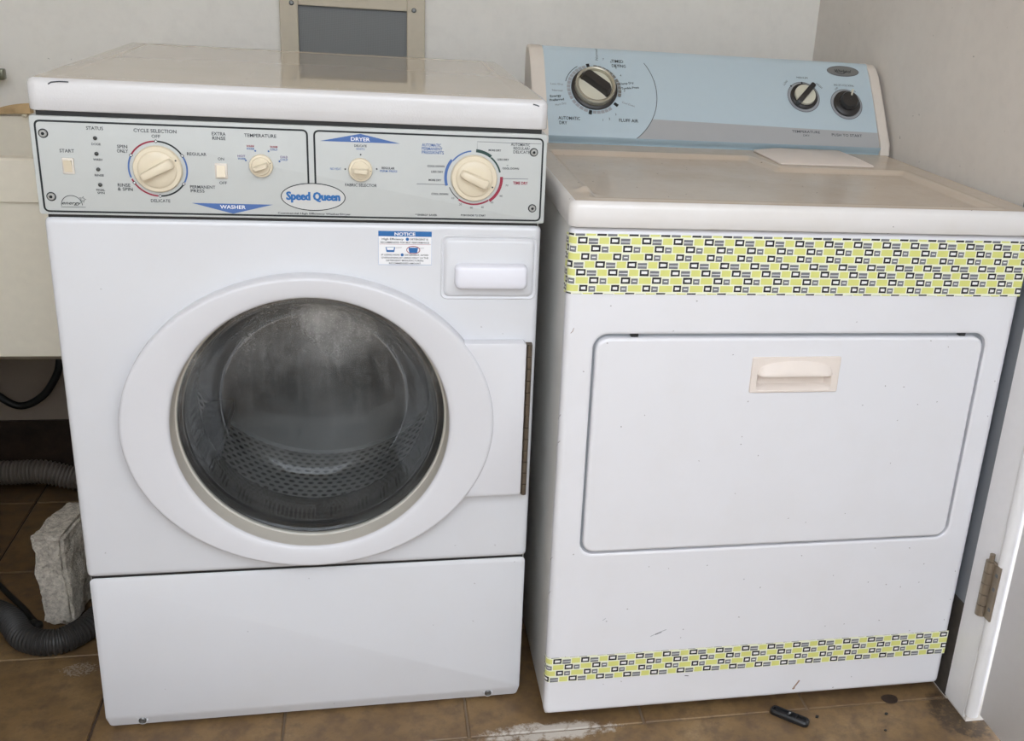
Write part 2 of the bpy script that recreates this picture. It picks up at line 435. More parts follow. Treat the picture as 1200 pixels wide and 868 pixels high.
def round_path(pts, r, seg=5):
    out = [pts[0]]
    for a, b, c in zip(pts, pts[1:], pts[2:]):
        a, b, c = Vector(a), Vector(b), Vector(c)
        p = b+(a-b).normalized()*r; q = b+(c-b).normalized()*r
        for k in range(seg+1):
            t = k/seg; out.append(tuple(p*(1-t)**2+b*2*t*(1-t)+q*t*t))
    out.append(pts[-1]); return out

# ------------------------------------------------------------------ the setting
XW, YW, ZC = .756, 1.013, 2.5     # right wall, back wall, ceiling
XL, YF, YR = -1.22, -2.0, -1.4               # left wall, open front of the laundry porch
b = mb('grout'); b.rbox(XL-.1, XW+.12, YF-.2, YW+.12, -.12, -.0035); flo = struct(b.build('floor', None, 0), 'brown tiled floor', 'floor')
TS = .305; JT = .004
tile_me = None
k = 0
for i in range(-6, 4):
    for j in range(-8, 4):
        x0, y0 = -.131+i*TS, -.015+j*TS
        if j < 0: continue
        if x0 > XW or y0 > YW or x0+TS < XL or y0+TS < YF-.1: continue
        x1, y1 = min(x0+TS, XW-.002), min(y0+TS, YW-.012)
        if x1-x0 < .03 or y1-y0 < .03: continue
        full = abs(x1-x0-TS) < 1e-6 and abs(y1-y0-TS) < 1e-6
        if full and tile_me is not None:
            o = bpy.data.objects.new('floor_tile', tile_me); COL.objects.link(o)
        else:
            b = mb('tile_brown'); b.rbox(JT/2, x1-x0-JT/2, JT/2, y1-y0-JT/2, -.012, 0, .0016, 1); o = b.build('floor_tile', None, 0)
            if full: tile_me = o.data
        o.location = (x0, y0, random.uniform(-.0006, 0)); o.parent = flo
b = mb('tile_brown'); b.rbox(XL, XW+.118, YF-.15, -.015-JT/2, -.0036, -.0004, .001, 1); b.build('floor_apron', flo, 0)
b = mb('wall_plaster'); b.rbox(XL-.12, XW+.12, YW, YW+.12, -.1, ZC+.05); struct(b.build('wall_back', None, 0), 'off-white plaster back wall', 'wall')
b = mb('wall_plaster'); b.rbox(XL-.12, XL, YF, YW, -.1, ZC+.05); struct(b.build('wall_left', None, 0), 'off-white plaster side wall', 'wall')
b = mb('grey_brown_render'); b.rbox(XL, -.985, -.75, .27, -.1, .60, .01, 2); struct(b.build('wall_low_blocker', None), 'unseen low wall added to shade the floor at left', 'wall')  # out of view, added to keep light off the lower left corner
# right wall with a door opening (y from -0.965 to -0.082)
DO0, DO1, DOZ = -.97, -.083, 2.06
b = mb('wall_right_plaster')
b.rbox(XW, XW+.12, DO1, YW, -.1, ZC+.05); b.rbox(XW, XW+.12, YF, DO0, -.1, ZC+.05); b.rbox(XW, XW+.12, DO0, DO1, DOZ, ZC+.05)
struct(b.build('wall_right', None, 0), 'pale grey plaster wall beside the dryer', 'wall')
b = mb('unseen_ceiling_paint'); b.rbox(XL-.12, XW+.12, YR, YW+.12, ZC, ZC+.1); struct(b.build('ceiling', None, 0), 'unseen porch ceiling with its front edge placed to shape the sky light', 'ceiling')  # unseen ceiling, its front edge placed to shape the sky light
b = mb('skirting_brown'); b.rbox(XL, XW, YW-.011, YW, -.01, .160, .002, 1); struct(b.build('baseboard_back', None, 0), 'dark brown tiled skirting along the back wall', 'baseboard')
b = mb('grey_brown_render'); b.rbox(XL, -.2, YW-.004, YW, .160, .44, .001, 1); struct(b.build('trim_2', None, 0), 'darker grey-brown band above the dark skirting under the tub', 'wall band')  # band darker than the plaster, from the skirting up
# white door frame on the right wall
b = mb('paint_white'); b.rbox(XW-.003, XW+.02, -.078, -.010, .004, 2.08, .002, 1); struct(b.build('trim_1', None), 'white painted door casing beside the dryer', 'door casing')
b = mb('gap_shade_grey'); b.rbox(XW-.0012, XW, -.010, .06, .20, 2.05); struct(b.build('gap_shade_strip', None, 0), 'grey strip painted as the shaded gap between dryer and door casing', 'strip')  # wall gap shade painted as a thin grey strip
b = mb('strip_grime'); b.rbox(XW-.0010, XW, -.010, .06, .0, .20); struct(b.build('trim_4', None, 0), 'grimy foot of the grey gap-shade strip behind the dryer corner', 'strip')
# the white door with its rounded hinge edge
d_ = MB().mat('door_paint')
d_.rbox(XW+.008, XW+.046, DO0+.006, DO1-.022, .03, 2.04, .003, 2)
door = struct(d_.build('door_1', None), 'white painted flush door at the right edge', 'door')
b = mb('paint_white'); b.tube([(XW+.004, DO1-.006, .02), (XW+.004, DO1-.006, 1.0), (XW+.004, DO1-.006, 2.04)], .0115, 16); b.build('edge_bead', door)
for zc in (.272, 1.05, 1.80):
    b = mb('hinge_metal')
    for kk in range(5): 
        z0 = zc-.053+kk*.0212
        b.tube([(XW-.010, -.070, z0+.0006), (XW-.010, -.070, z0+.0206)], .0092, 14)
    b.tube([(XW-.010, -.070, zc+.053), (XW-.010, -.070, zc+.066)], .0048, 10)
    b.rbox(XW-.0085, XW-.003, -.096, -.070, zc-.053, zc+.053, .0008, 1)
    h = b.build('hinge', door)
    for kk in (-.032, .008, .035): b = mb('screw_steel'); b.rbox(XW-.0095, XW-.007, -.093, -.086, zc+kk-.0035, zc+kk+.0035, .001, 1); b.build('hinge_screw', h)
b = mb('blocker_wall_render'); b.rbox(XL-3, XW+3, -4.7, -4.5, -.1, 2.15); struct(b.build('wall_front_blocker', None, 0), 'unseen yard wall added to block low sky light', 'wall')  # out of view, added to cut off sky light near the horizon
b = mb('unseen_yard_concrete'); b.rbox(XL-3, XW+3, -9, YF-.2, -.16, -.02); struct(b.build('ground', None, 0), 'unseen concrete yard added to bounce light', 'ground')  # out of view, added to throw light back into the porch

# vent hatch on the back wall
v = thing('vent_hatch', 'cream framed vent hatch with grey screen on back wall', 'vent', (-.3205, YW, .83))
for x0, x1, z0, z1 in ((-.1535, -.1155, 0, .345), (.1145, .1535, 0, .345), (-.1155, .1145, .2865, .345), (-.1155, .1145, 0, .05)):
    b = mb('vent_frame_paint'); b.rbox(x0, x1, -.014, 0, z0, z1, .0015, 1); b.build('frame_rail', v)
b = mb('insect_screen'); b.rbox(-.1155, .1145, -.004, -.001, .05, .2865); b.build('screen', v, 0)
for x in (-.128, .1295):
    for z in (.290, .03):
        b = mb('screw_steel'); b.lathe_y(x, z, [(.0052, -.014), (.0052, -.0155), (.0035, -.017), (.0001, -.0173)], 14, False, True); b.build('screw', v)

# ------------------------------------------------------------------ washer
WX, WY, WYAW = -.7179, .0709, .006
W = thing('washing_machine', 'white front-loading washer-dryer with round glass door and cream dials', 'washing machine', (WX, WY, 0), WYAW)
WW, WD = .684, .664
# cabinet is a shell: open at the front so the drum can sit inside
b = mb('sheet_grey')
b.rbox(.003, .009, .012, WD, .02, .997, .001, 1); b.rbox(WW-.009, WW-.003, .012, WD, .02, .997, .001, 1)
b.rbox(.003, WW-.003, WD-.006, WD, .02, .997); b.rbox(.003, WW-.003, .02, WD, .02, .026); b.rbox(.003, WW-.003, .02, WD, .991, .997)
b.build('cabinet', W)
for x in (.05, WW-.05):
    for y in (.08, WD-.08):
        b = mb('rubber'); b.rbox(x-.018, x+.018, y-.018, y+.018, 0, .022, .004, 2); b.build('foot', W)
# front panel with the door hole
ZK, ZB = .2905, .8585
CX, CZ, RG = .344, .545, .2035
FR = (.0, WW, ZK+.0012, ZB)
A = angles(180, [FR], CX, CZ)
def ring_rr(rect, r, ins, y): return [(p[0], y, p[1]) for p in (ray_rr(rect[0]+ins, rect[1]-ins, rect[2]+ins, rect[3]-ins, max(r-ins, .002), CX, CZ, a) for a in A)]
def ring_c(r, y): return [(CX+r*math.cos(a), y, CZ+r*math.sin(a)) for a in A]
b = mb('enamel_white')
b.rings([ring_rr(FR, .009, 0, .03), ring_rr(FR, .009, 0, .009), ring_rr(FR, .009, .0012, .004), ring_rr(FR, .009, .0045, .0008), ring_rr(FR, .009, .009, 0), ring_rr(FR, .009, .0105, 0), ring_c(.24, 0), ring_c(.215, 0), ring_c(.2125, .003), ring_c(.2125, .03)])
fp = b.build('front_panel', W)
# kick panel
b = mb('enamel_white')
out = rrect(.002, WW-.001, .027, ZK-.0012, .007)
o2 = [(x, z) for x, z in out]
bot = rrect(.005, WW-.004, .006, ZK-.0012, .007)
b.rings([[(x, .03, z) for x, z in bot], [(x, .009, z) for x, z in bot], [(x, .003, z) for x, z in rrect(.003, WW-.002, .021, ZK-.0018, .007)], [(x, .0, z) for x, z in rrect(.008, WW-.007, .028, ZK-.008, .006)]], True, True, True)
kp = b.build('kick_panel', W)
for x in (.058, .627):
    b = mb('enamel_white'); b.lathe_y(x, .0170, [(.0095, .008), (.0085, .0035), (.0065, .0025)], 20); b.build('screw_dimple', kp)
    b = mb('screw_steel'); b.lathe_y(x, .0170, [(.0058, .006), (.0058, .0015), (.0045, .0002), (.0025, .0012), (.0001, .0012)], 16, False, True); b.build('screw', kp)
# drum, gasket
b = mb('drum_perforated')
n = 72
prof = [(.205, .115), (.212, .116), (.222, .116), (.262, .118), (.268, .122)]+[(.268, .122+.336*i/6) for i in range(1, 7)]
def duv(i, j): return (0, 0) if i < 4 else (j/n*96, (i-4)*3.4)
b.lathe_y(CX, CZ, prof, n, False, False, duv); dr = b.build('drum', W)
b = mb('drum_steel'); b.lathe_y(CX, CZ, [(.268, .458), (.262, .463), (.2, .455), (.1, .446), (.0005, .443)], 60); b.build('drum_back', dr)
for a in (100, 220, 340):
    a_ = math.radians(a); b = mb('drum_steel'); R_ = Matrix.Rotation(-a_, 4, 'Y')
    pts = []
    for y in (.13, .45):
        pts.append([Vector((q, y, p)) for p, q in ((.267, -.03), (.235, -.014), (.225, 0), (.235, .014), (.267, .03))])
    pts = [[(R_ @ Vector((p.z, p.y, p.x))) + Vector((CX, 0, CZ)) for p in r] for r in pts]
    b.rings(pts, False); b.build('drum_lifter', dr)
b = mb('rubber')
b.lathe_y(CX, CZ, [(.2125, .019), (.2085, .021), (.2065, .028), (.2095, .04), (.2045, .052), (.196, .060), (.192, .068), (.197, .076), (.190, .086), (.182, .092), (.1795, .099), (.184, .108), (.205, .112), (.215, .114), (.232, .10), (.232, .03), (.2125, .02)], 72)
b.build('door_gasket', W)
# door: proud elliptical ring around the round window
n = 128
def dring(a_, c_, y): return [(CX+.0015+a_*math.cos(2*PI*i/n), y, CZ+c_*math.sin(2*PI*i/n)) for i in range(n)]
b = mb('door_plastic')
b.rings([dring(.2738, .2385, .0015), dring(.2735, .2380, -.012), dring(.2730, .2372, -.0205), dring(.2718, .2360, -.0235), dring(.2695, .2338, -.0248), dring(.2675, .2320, -.0250),
         dring(.215, .2145, -.0225), dring(.2085, .2085, -.0212), dring(.2058, .2058, -.0195), dring(.2045, .2045, -.016)])
b.mat('lip_plastic_shaded'); b.rings([dring(.2045, .2045, -.016), dring(.2015, .2015, .012), dring(.1985, .1985, .0135), dring(.1985, .1985, .018), dring(.211, .211, .018)])
dr_ = b.build('door', W, 40)
b = mb('door_plastic')
# hinge-side tab: rectangle whose left side follows the ring
tabL = [(CX+.0015+.2715*math.cos(a), CZ+.2360*math.sin(a)) for a in [math.asin((.418-CZ)/.2360)+(math.asin((.679-CZ)/.2360)-math.asin((.418-CZ)/.2360))*i/24 for i in range(25)]]
tab = tabL + [(.6665-.004, .679), (.6665, .675), (.6665, .422), (.6625, .418)]
tab = tab[::-1]
b.prism(tab, -.0205, .0015, .003, 2); b.build('door_tab', dr_)
b = mb('piano_hinge')
for i in range(13):
    z0 = .414+i*.02; b.tube([(.6725, -.010, z0+.0006), (.6725, -.010, z0+.0194)], .0042, 10)
b.rbox(.666, .6765, -.0070, .0, .414, .674)
b.build('door_hinge', dr_)
# glass bowl
b = mb('door_glass')
b.lathe_y(CX, CZ, [(.2010, .0125), (.195, .0135), (.188, .019), (.183, .034), (.177, .055), (.168, .078), (.157, .100), (.149, .112), (.143, .118), (.134, .122), (.120, .127), (.09, .136), (.05, .142), (.0006, .144)], 84)
b.build('window_glass', dr_, 60)
# latch plate and handle
b = mb('enamel_white')
o1 = rrect(.5345, .6795, .7435, .8425, .010)
b.rings([[(x, -.0002, z) for x, z in o1], [(x, -.0016, z) for x, z in rrect(.536, .678, .745, .841, .009)], [(x, -.0004, z) for x, z in rrect(.5372, .6768, .7462, .8398, .009)], [(x, .0000, z) for x, z in rrect(.5392, .6748, .7482, .8378, .009)], [(x, -.0032, z) for x, z in rrect(.5412, .6728, .7502, .8358, .008)], [(x, -.0048, z) for x, z in rrect(.5440, .6700, .7530, .8330, .008)]], True, False, True)
lp = b.build('latch_plate', W)
b = mb('handle_plastic')
nn = 40; R = []
for t_, yy in ((1, -.0040), (.985, -.010), (.95, -.015), (.88, -.0185), (.72, -.0205)):
    ring = []
    for x, z in rrect(.555, .664, .7635, .8005, .008, 5):
        u_ = (x-.6095)/.0545; bow = .0022*(1-u_*u_)*(1 if z > .782 else -1)
        ring.append((.6095+(x-.6095)*(1-(1-t_)*.35), yy, .782+(z-.782+bow)*t_))
    R.append(ring)
b.rings(R, True, False, True); b.build('latch_handle', lp, 50)
# lid
b = mb('enamel_top').mat('enamel_top')
ol = .0026
def lring(ins, z, r=.014): return [(x, y, z) for x, y in rrect(-ol+ins, WW+ol-ins, -ol+ins, WD+.004-ins, max(r-ins, .003), 6)]
b.rings([lring(.006, 1.0005), lring(.0015, 1.0005), lring(0, 1.002), lring(0, 1.0345), lring(.0022, 1.0398), lring(.0075, 1.042)], True, True, False)
b.mat('enamel_top_shaded'); b.rings([lring(.0075, 1.042), lring(.009, 1.0421), lring(.030, 1.0421), lring(.0315, 1.0421), lring(.036, 1.0414), lring(.0375, 1.0413), lring(.039, 1.0413)], True, False, True)
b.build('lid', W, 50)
# black strips in the joints, standing in for shade in the open gaps
for z0_, z1_ in ((.9935, 1.0008), (.8565, .8630), (.2870, .2930)):
    b = mb('rubber'); b.rbox(.006, WW-.006, .0045 if z0_ < .9 else .0020, .035 if z0_ < .9 else .018, z0_, z1_); b.build('joint_shade', W, 0)
# control panel
b = mb('panel_grey'); b.prism(rrect(-.0025, WW+.0025, .8625, .9940, .0035), -.0030, .05, .0018, 2)
cp = b.build('control_panel', W)
P = Print(-.0033)
path = [(349, 914), (349, 987.5), (4.5, 987.5), (4.5, 867), (680, 867), (680, 987.5), (358.5, 987.5), (358.5, 914)]
P.ribbon('panel_outline', 'ink_black', round_path(path, 7), 2.5)
T = lambda s_, x, z, h, w=None, m='ink_dark', key='lettering', **k_: P.text(key, m, s_, x, z, h, w, **k_)
T('START', 40, 949, 4.4, 18, bold=.012)
T('STATUS', 77, 980, 4.4, 21, bold=.012)
for s_, z in (('DOOR', 959), ('WASH', 938.5), ('RINSE', 917.5)): T(s_, 77, z, 2.9, 11.5, bold=.02)
T('FINAL', 77, 897.5, 2.8, 11, bold=.02); T('SPIN', 77, 893.5, 2.8, 9, bold=.02)
T('CYCLE SELECTION', 152, 979.3, 4.6, 54, bold=.012); T('OFF', 152.5, 972.2, 4.2, 11, bold=.012)
T('SPIN', 109, 957, 4.4, 13, bold=.012); T('ONLY', 109, 951, 4.4, 14, bold=.012)
T('REGULAR', 203, 950, 4.2, 25, bold=.012)
T('RINSE', 107, 905, 4.4, 16, bold=.012); T('& SPIN', 108, 899.5, 4.4, 19, bold=.012)
T('PERMANENT', 208, 905, 4.2, 33, bold=.012); T('PRESS', 201, 899.5, 4.2, 18, bold=.012)
T('DELICATE', 152, 884.5, 4.2, 25, bold=.012)
T('EXTRA', 233, 978.5, 4.4, 18, bold=.012); T('RINSE', 233, 972.5, 4.4, 17, bold=.012)
T('ON', 234, 944.5, 3.8, 8, bold=.012); T('OFF', 235, 911.5, 3.8, 10, bold=.012)
T('TEMPERATURE', 287, 978, 4.4, 42, bold=.012)
for s1, s2, x, z in (('HOT', 'WARM', 261, 947.5), ('WARM', 'WARM', 273, 961.5), ('WARM', 'COLD', 304, 961.5), ('COLD', 'COLD', 317, 948)):
    T(s1, x, z+1.8, 2.8, 10, 'ink_red' if s1 == 'WARM' else 'ink_purple', bold=.02); T(s2, x, z-1.8, 2.8, 10, 'ink_blue', bold=.02)
for x, z in ((266.5, 943.5), (279.5, 957), (297, 957), (311, 943.5)): P.disc('dial_mark', 'ink_blue', x, z, 1.3, 10)
P.poly('washer_banner', 'ink_blue', [(192, 882.5), (300, 882.5), (246, 868.5)])
T('WASHER', 246, 878, 5, 34, 'paper_white', lift=.15, bold=.015)
P.poly('dryer_banner', 'ink_blue', [(366, 973.7), (476, 973.7), (421, 985.5)])
T('DRYER', 421, 978, 5, 26, 'paper_white', lift=.15, bold=.015)
# efficiency mark: arc, script word, star
P.arc('efficiency_mark', 'ink_dark', 39, 876, 13, .8, 0, 185)
T('energy', 39, 879, 4.5, 24, 'ink_black', 'efficiency_mark', shear=.4, bold=.01)
P.ribbon('efficiency_mark', 'ink_dark', [(25, 873.3), (56, 873.3)], .6)
st_ = [(53+(4.4 if i % 2 == 0 else 1.8)*math.sin(i*PI/5+.3), 884+(4.4 if i % 2 == 0 else 1.8)*math.cos(i*PI/5+.3)) for i in range(10)]
P.ribbon('efficiency_mark', 'ink_dark', st_, .7, True)
# cycle dial ring: coloured arcs with six diamonds
rx, rz_, rr = 152, 928.3, 37.2
for a0, a1, m in ((93, 150, 'ink_red'), (34, 87, 'ink_black'), (150, 200, 'ink_blue'), (203, 266, 'ink_red'), (-28, 32, 'ink_blue'), (-87, -30, 'ink_black')):
    P.arc('cycle_ring', m, rx, rz_, rr, 2.2, a0, a1)
for a in (90, 30, -32, -90, -148, 152):
    x, z = rx+rr*math.cos(math.radians(a)), rz_+rr*math.sin(math.radians(a))
    P.disc('cycle_ring', 'ink_black', x, z, 2.7, 4, .1); P.disc('cycle_ring', 'paper_white', x, z, 1.5, 4, .2)
T('DELICATE', 421, 968.8, 3, 17, bold=.02); T('KNITS', 421, 964.4, 2.8, 11, 'ink_blue', bold=.01)
T('NO HEAT', 386.5, 935.5, 3.2, 15, 'ink_blue', bold=.01)
T('REGULAR', 459, 938.6, 3.1, 18, bold=.02); T('PERM PRESS', 459.5, 934.4, 2.9, 24, 'ink_blue', bold=.01)
T('FABRIC SELECTOR', 421, 913.3, 4, 44, bold=.012)
for x, z in ((399.5, 935.5), (421, 956.5), (443, 937)): P.disc('dial_mark', 'ink_dark', x, z, 1.2, 10)
for i, s_ in enumerate(('AUTOMATIC', 'PERMANENT', 'PRESS/KNITS')): T(s_, 506, 973.3-i*5.2, 4.2, (27, 29, 31)[i], 'ink_blue', align='L', bold=.015)
for s_, x, z, w in (('COOL DOWN', 526, 943.5, 24), ('LESS DRY', 528, 935.5, 17), ('MORE DRY', 525, 923.5, 18), ('COOL DOWN', 532, 903.5, 24), ('MORE DRY', 610, 969, 18), ('LESS DRY', 622.5, 956, 17), ('COOL DOWN', 634, 943.5, 24)):
    T(s_, x, z, 2.8, w, bold=.02)
T('TIME DRY', 649, 922.5, 4.2, 22, 'ink_red', bold=.03)
for i, s_ in enumerate(('AUTOMATIC', 'REGULAR/', 'DELICATE')): T(s_, 661, 978.3-i*5.3, 4, (28, 24, 24)[i], align='R', bold=.012)
for s_, x, z in (('70', 629, 918.5), ('60', 621, 903), ('50', 608, 893), ('40', 594, 885.5), ('30', 578, 884.5), ('20', 562, 889), ('10', 551, 898)): T(s_, x, z, 2.8, 4)
T('* ENERGY SAVER', 513, 872.3, 2.7, 31, bold=.015); T('PUSH KNOB TO START', 581, 873, 2.7, 36, bold=.02)
P.ribbon('panel_rule', 'ink_grey', [(499, 917.3), (541, 917.3)], .7); P.ribbon('panel_rule', 'ink_grey', [(621, 928.5), (660, 928.8)], .7)
P.ribbon('panel_rule', 'ink_grey', [(584.5, 966), (584.5, 980.5), (677, 980.5)], .6)
tx, tz, tr = 581, 928, 40
P.arc('timer_ring', 'ink_blue', tx, tz, 41, 4, 142, 197); P.arc('timer_ring', 'ink_blue', tx, tz, 39, 2, 97, 142)
P.arc('timer_ring', 'ink_green', tx, tz, 39.5, 4.5, 53, 87); P.arc('timer_ring', 'ink_green', tx, tz, 38.5, 2.4, 14, 52)
P.arc('timer_ring', 'ink_red', tx, tz, 40, 4.2, -55, 4); P.arc('timer_ring', 'ink_red', tx, tz, 38.5, 2.4, -125, -56); P.arc('timer_ring', 'ink_black', tx, tz, 38, 1.2, -158, -126)
P.text('dial_mark', 'ink_green', '*', 629, 947, 3.4, 3)
# maker's emblem
P.disc('emblem', 'ink_black', 355, 894.8, 44.2, 48, .3, 19.8)
P.disc('emblem_face', 'emblem_silver', 355, 894.8, 43, 48, .6, 18.6)
for k_, dx_ in enumerate((-.55, 0, .55)): T('Speed Queen', 355+dx_, 896, 11.2, 73, 'ink_brightblue', 'emblem_lettering', bold=.026, lift=.9+k_*.02)
T('Commercial High Efficiency Washer/Dryer', 356, 870.9, 2.6, 100, bold=.015)
P.build(cp)
# dials and switches
def knob(cx, cz, r, ang, name, length):
    b = mb('knob_cream'); y = -.003
    b.lathe_y(cx, cz, [(r, y), (r*1.0, y-.002), (r*.985, y-.0045), (r*.95, y-.006), (r*.80, y-.0065), (r*.77, y-.0078), (r*.73, y-.0088), (r*.4, y-.0095), (.0003, y-.0096)], 48)
    L = length/2; w = r*.17
    rot = Matrix.Rotation(-ang, 4, 'Y'); R = []
    for t_, yy in ((1.0, y-.008), (.98, y-.016), (.92, y-.0195), (.78, y-.021)):
        ring = []
        for x, z in rrect(-L*t_, L*t_, -w*(t_ if t_ > .9 else .8), w*(t_ if t_ > .9 else .8), w*.7, 5):
            wide = 1+.35*max(0, x/L)
            q = rot @ Vector((x, 0, z*wide)); ring.append((cx+q.x, yy, cz+q.z))
        R.append(ring)
    b.rings(R, True, False, True)
    b.mat('ink_dark'); q = rot @ Vector((r*.86, 0, 0)); b.lathe_y(cx+q.x, cz+q.z, [(r*.04, y-.0064), (.0001, y-.007)], 10)
    return b.build(name, cp, 45)
knob(.152, .9283, .0318, math.radians(28), 'cycle_dial', .048)
knob(.581, .928, .0335, math.radians(-24), 'timer_dial', .044)
knob(.2865, .937, .0158, math.radians(20), 'temperature_knob', .021)
knob(.4205, .9355, .0165, math.radians(-4), 'fabric_knob', .022)
def rocker(cx, cz, w, h, name, up_):
    b = mb('cap_plastic'); b.prism(rrect(cx-w/2, cx+w/2, cz-h/2, cz+h/2, .0012, 3), -.005, -.001, .0008, 2)
    b.mat('knob_cream')
    x0, x1, z0, z1 = cx-w*.33, cx+w*.33, cz-h*.36, cz+h*.36
    t0, t1 = (-.0095, -.0058) if up_ else (-.0058, -.0095)
    b.add([(x0, -.004, z0), (x1, -.004, z0), (x1, -.004, z1), (x0, -.004, z1), (x0, t0, z0), (x1, t0, z0), (x1, t1, z1), (x0, t1, z1)], [[4, 5, 6, 7], [0, 1, 5, 4], [2, 3, 7, 6], [0, 4, 7, 3], [1, 2, 6, 5]])
    b.build(name, cp, 30)
rocker(.040, .929, .0145, .0215, 'start_button', False); rocker(.2335, .928, .0165, .021, 'rinse_switch', True)
for x, z in ((.0765, .967), (.0763, .9463), (.0765, .9253), (.077, .9045)):
    b = mb('led_dark'); b.lathe_y(x, z, [(.0027, -.003), (.0026, -.0042), (.0015, -.005), (.0001, -.0052)], 14); b.build('status_light', cp)
for x, z in ((.0135, .971), (.0145, .887), (.667, .968), (.668, .8855)):
    b = mb('screw_bright'); b.lathe_y(x, z, [(.0048, -.003), (.0048, -.0042), (.0040, -.0053), (.0021, -.0055)], 18)
    b.mat('ink_black'); b.lathe_y(x, z, [(.0062, -.0031), (.0048, -.0036)], 18); b.lathe_y(x, z, [(.0021, -.0055), (.0018, -.0046), (.0001, -.0046)], 14); b.build('screw', cp)
P = Print(-.0030)
for pts_, w_, nm_, m_ in (([(26, 1034.5), (30, 1037.2), (40, 1038.6), (51, 1038.4)], 1.6, 'paint_chip', 'ink_dark'), ([(663, 1036.2), (668, 1035.2), (672, 1033.8)], 1.8, 'paint_chip', 'ink_dark')):
    P.ribbon(nm_, m_, pts_, w_)
    P.build(W); P = Print(-.0030)
# notice sticker
b = mb('paper_white'); b.prism([(.444, .796), (.5215, .796), (.5215, .847), (.444, .847)], -.0004, .0, 0); sk = b.build('notice_sticker', W, 0)
P = Print(-.0006)
P.poly('sticker_header', 'ink_brightblue', [(444.6, 839), (521, 839), (521, 846.5), (444.6, 846.5)])
P.text('sticker_lettering', 'paper_white', 'NOTICE', 482.5, 842.7, 4.6, 30, bold=.03, lift=.15)
P.text('sticker_lettering', 'ink_dark', 'High Efficiency', 465, 835, 3, 31, bold=.015); P.disc('sticker_lettering', 'ink_brightblue', 486, 835, 2.4, 12, .05)
P.text('sticker_lettering', 'ink_dark', 'DETERGENT IS', 503, 835, 2.6, 26, bold=.015)
P.text('sticker_lettering', 'ink_dark', 'RECOMMENDED FOR BEST PERFORMANCE', 482.5, 830, 2.6, 70, bold=.015)
P.ribbon('sticker_lettering', 'ink_red', [(446, 827.3), (520, 827.3)], .4)
P.poly('sticker_icon', 'ink_brightblue', [(456, 815.5), (467, 815.5), (468.5, 823), (454.5, 823)]); P.poly('sticker_icon', 'paper_white', [(457, 818.5), (466, 818.5), (467, 822.5), (456, 822.5)], .1)
P.poly('sticker_icon', 'ink_brightblue', [(489, 814.5), (500, 814.5), (501.5, 822.5), (487.5, 822.5)]); P.ribbon('sticker_icon', 'ink_red', ell(494.5, 819, 9.5, 5.6, 28), 1.0, True, .1)
P.ribbon('sticker_icon', 'ink_grey', [(469, 822), (478, 822.5)], .5); P.ribbon('sticker_icon', 'ink_grey', [(502, 821.5), (510, 822)], .5)
P.disc('sticker_lettering', 'ink_brightblue', 478.5, 811.5, 2.3, 12, .05)
for s_, x, z, w in (('IF USING NON', 461.5, 811.3, 26), ('DETERGENT, AVOID', 499.5, 811.3, 34), ('OVERSUDSING BY USING ONLY 1/4 THE', 482.5, 807, 68), ('DETERGENT MANUFACTURERS', 482.5, 802.8, 54), ('RECOMMENDED AMOUNT', 482.5, 798.6, 46)):
    P.text('sticker_lettering', 'ink_dark', s_, x, z, 2.5, w, bold=.015)
P.ribbon('sticker_border', 'ink_brightblue', [(444.4, 796.4), (521.1, 796.4), (521.1, 846.8), (444.4, 846.8)], .5, True)
P.build(sk)

# ------------------------------------------------------------------ dryer
D = thing('clothes_dryer', 'white top-console tumble dryer with pale blue panel and patterned tape bands', 'dryer', (0, 0, 0))
X0, X1, DD = -.003, .742, .70
b = mb('sheet_grey'); b.rbox(X0+.004, X1-.003, .016, DD, .012, .8755, .003, 2); b.build('cabinet', D)
for x in (.05, .69):
    for y in (.08, .62):
        b = mb('rubber'); b.rbox(x-.016, x+.016, y-.016, y+.016, 0, .013, .003, 2); b.build('foot', D)
CX, CZ = .369, .523
FR = (X0, X1, .021, .8745); HO = (.0405, .6985, .3335, .7125); DO = (.0455, .6935, .3375, .7055)
A = angles(240, [FR, HO, DO], CX, CZ)
b = mb('enamel_dryer')
b.rings([ring_rr(FR, .010, 0, .0185), ring_rr(FR, .010, 0, .009), ring_rr(FR, .010, .0012, .0045), ring_rr(FR, .010, .0045, .001), ring_rr(FR, .010, .009, 0), ring_rr(FR, .010, .0105, 0), ring_rr(HO, .024, -.0045, 0),
         ring_rr(HO, .024, -.003, 0), ring_rr(HO, .024, 0, .002), ring_rr(HO, .024, .0, .012)])
fp = b.build('front_panel', D)
b = mb('ink_lightgrey'); b.rbox(.03, .71, .0118, .0155, .325, .72); b.build('door_recess', fp)
for x in (.105, .655): b = mb('black_plastic'); b.rbox(x-.006, x+.006, .004, .013, .7062, .7118, .001, 1); b.build('door_bumper', fp)
# drop-down door with a rectangular pull
HX = (.2965, .4455, .6145, .6745); HZ = (.308, .432, .6195, .6455)
ox, oz = (HZ[0]+HZ[1])/2, (HZ[2]+HZ[3])/2
CX, CZ = ox, oz
A = angles(240, [DO, HX, HZ], CX, CZ)
b = mb('enamel_dryer')
b.rings([ring_rr(DO, .020, 0, .0115), ring_rr(DO, .020, 0, .0030), ring_rr(DO, .020, .0012, .0008), ring_rr(DO, .020, .004, -.0006), ring_rr(DO, .020, .0055, -.0006), ring_rr(HX, .003, -.002, -.0006), ring_rr(HX, .003, .002, -.0006), ring_rr(HX, .003, .002, .0115)])
dd = b.build('door', D)
b = mb('cream_plastic')
b.rings([ring_rr(HX, .003, 0, -.0004), ring_rr(HX, .003, 0, -.0022), ring_rr(HX, .003, .0012, -.0032), ring_rr(HZ, .004, -.001, -.0032), ring_rr(HZ, .004, 0, -.0022), ring_rr(HZ, .004, .006, .0108)], True, False, True)
hd = b.build('door_pull', dd)
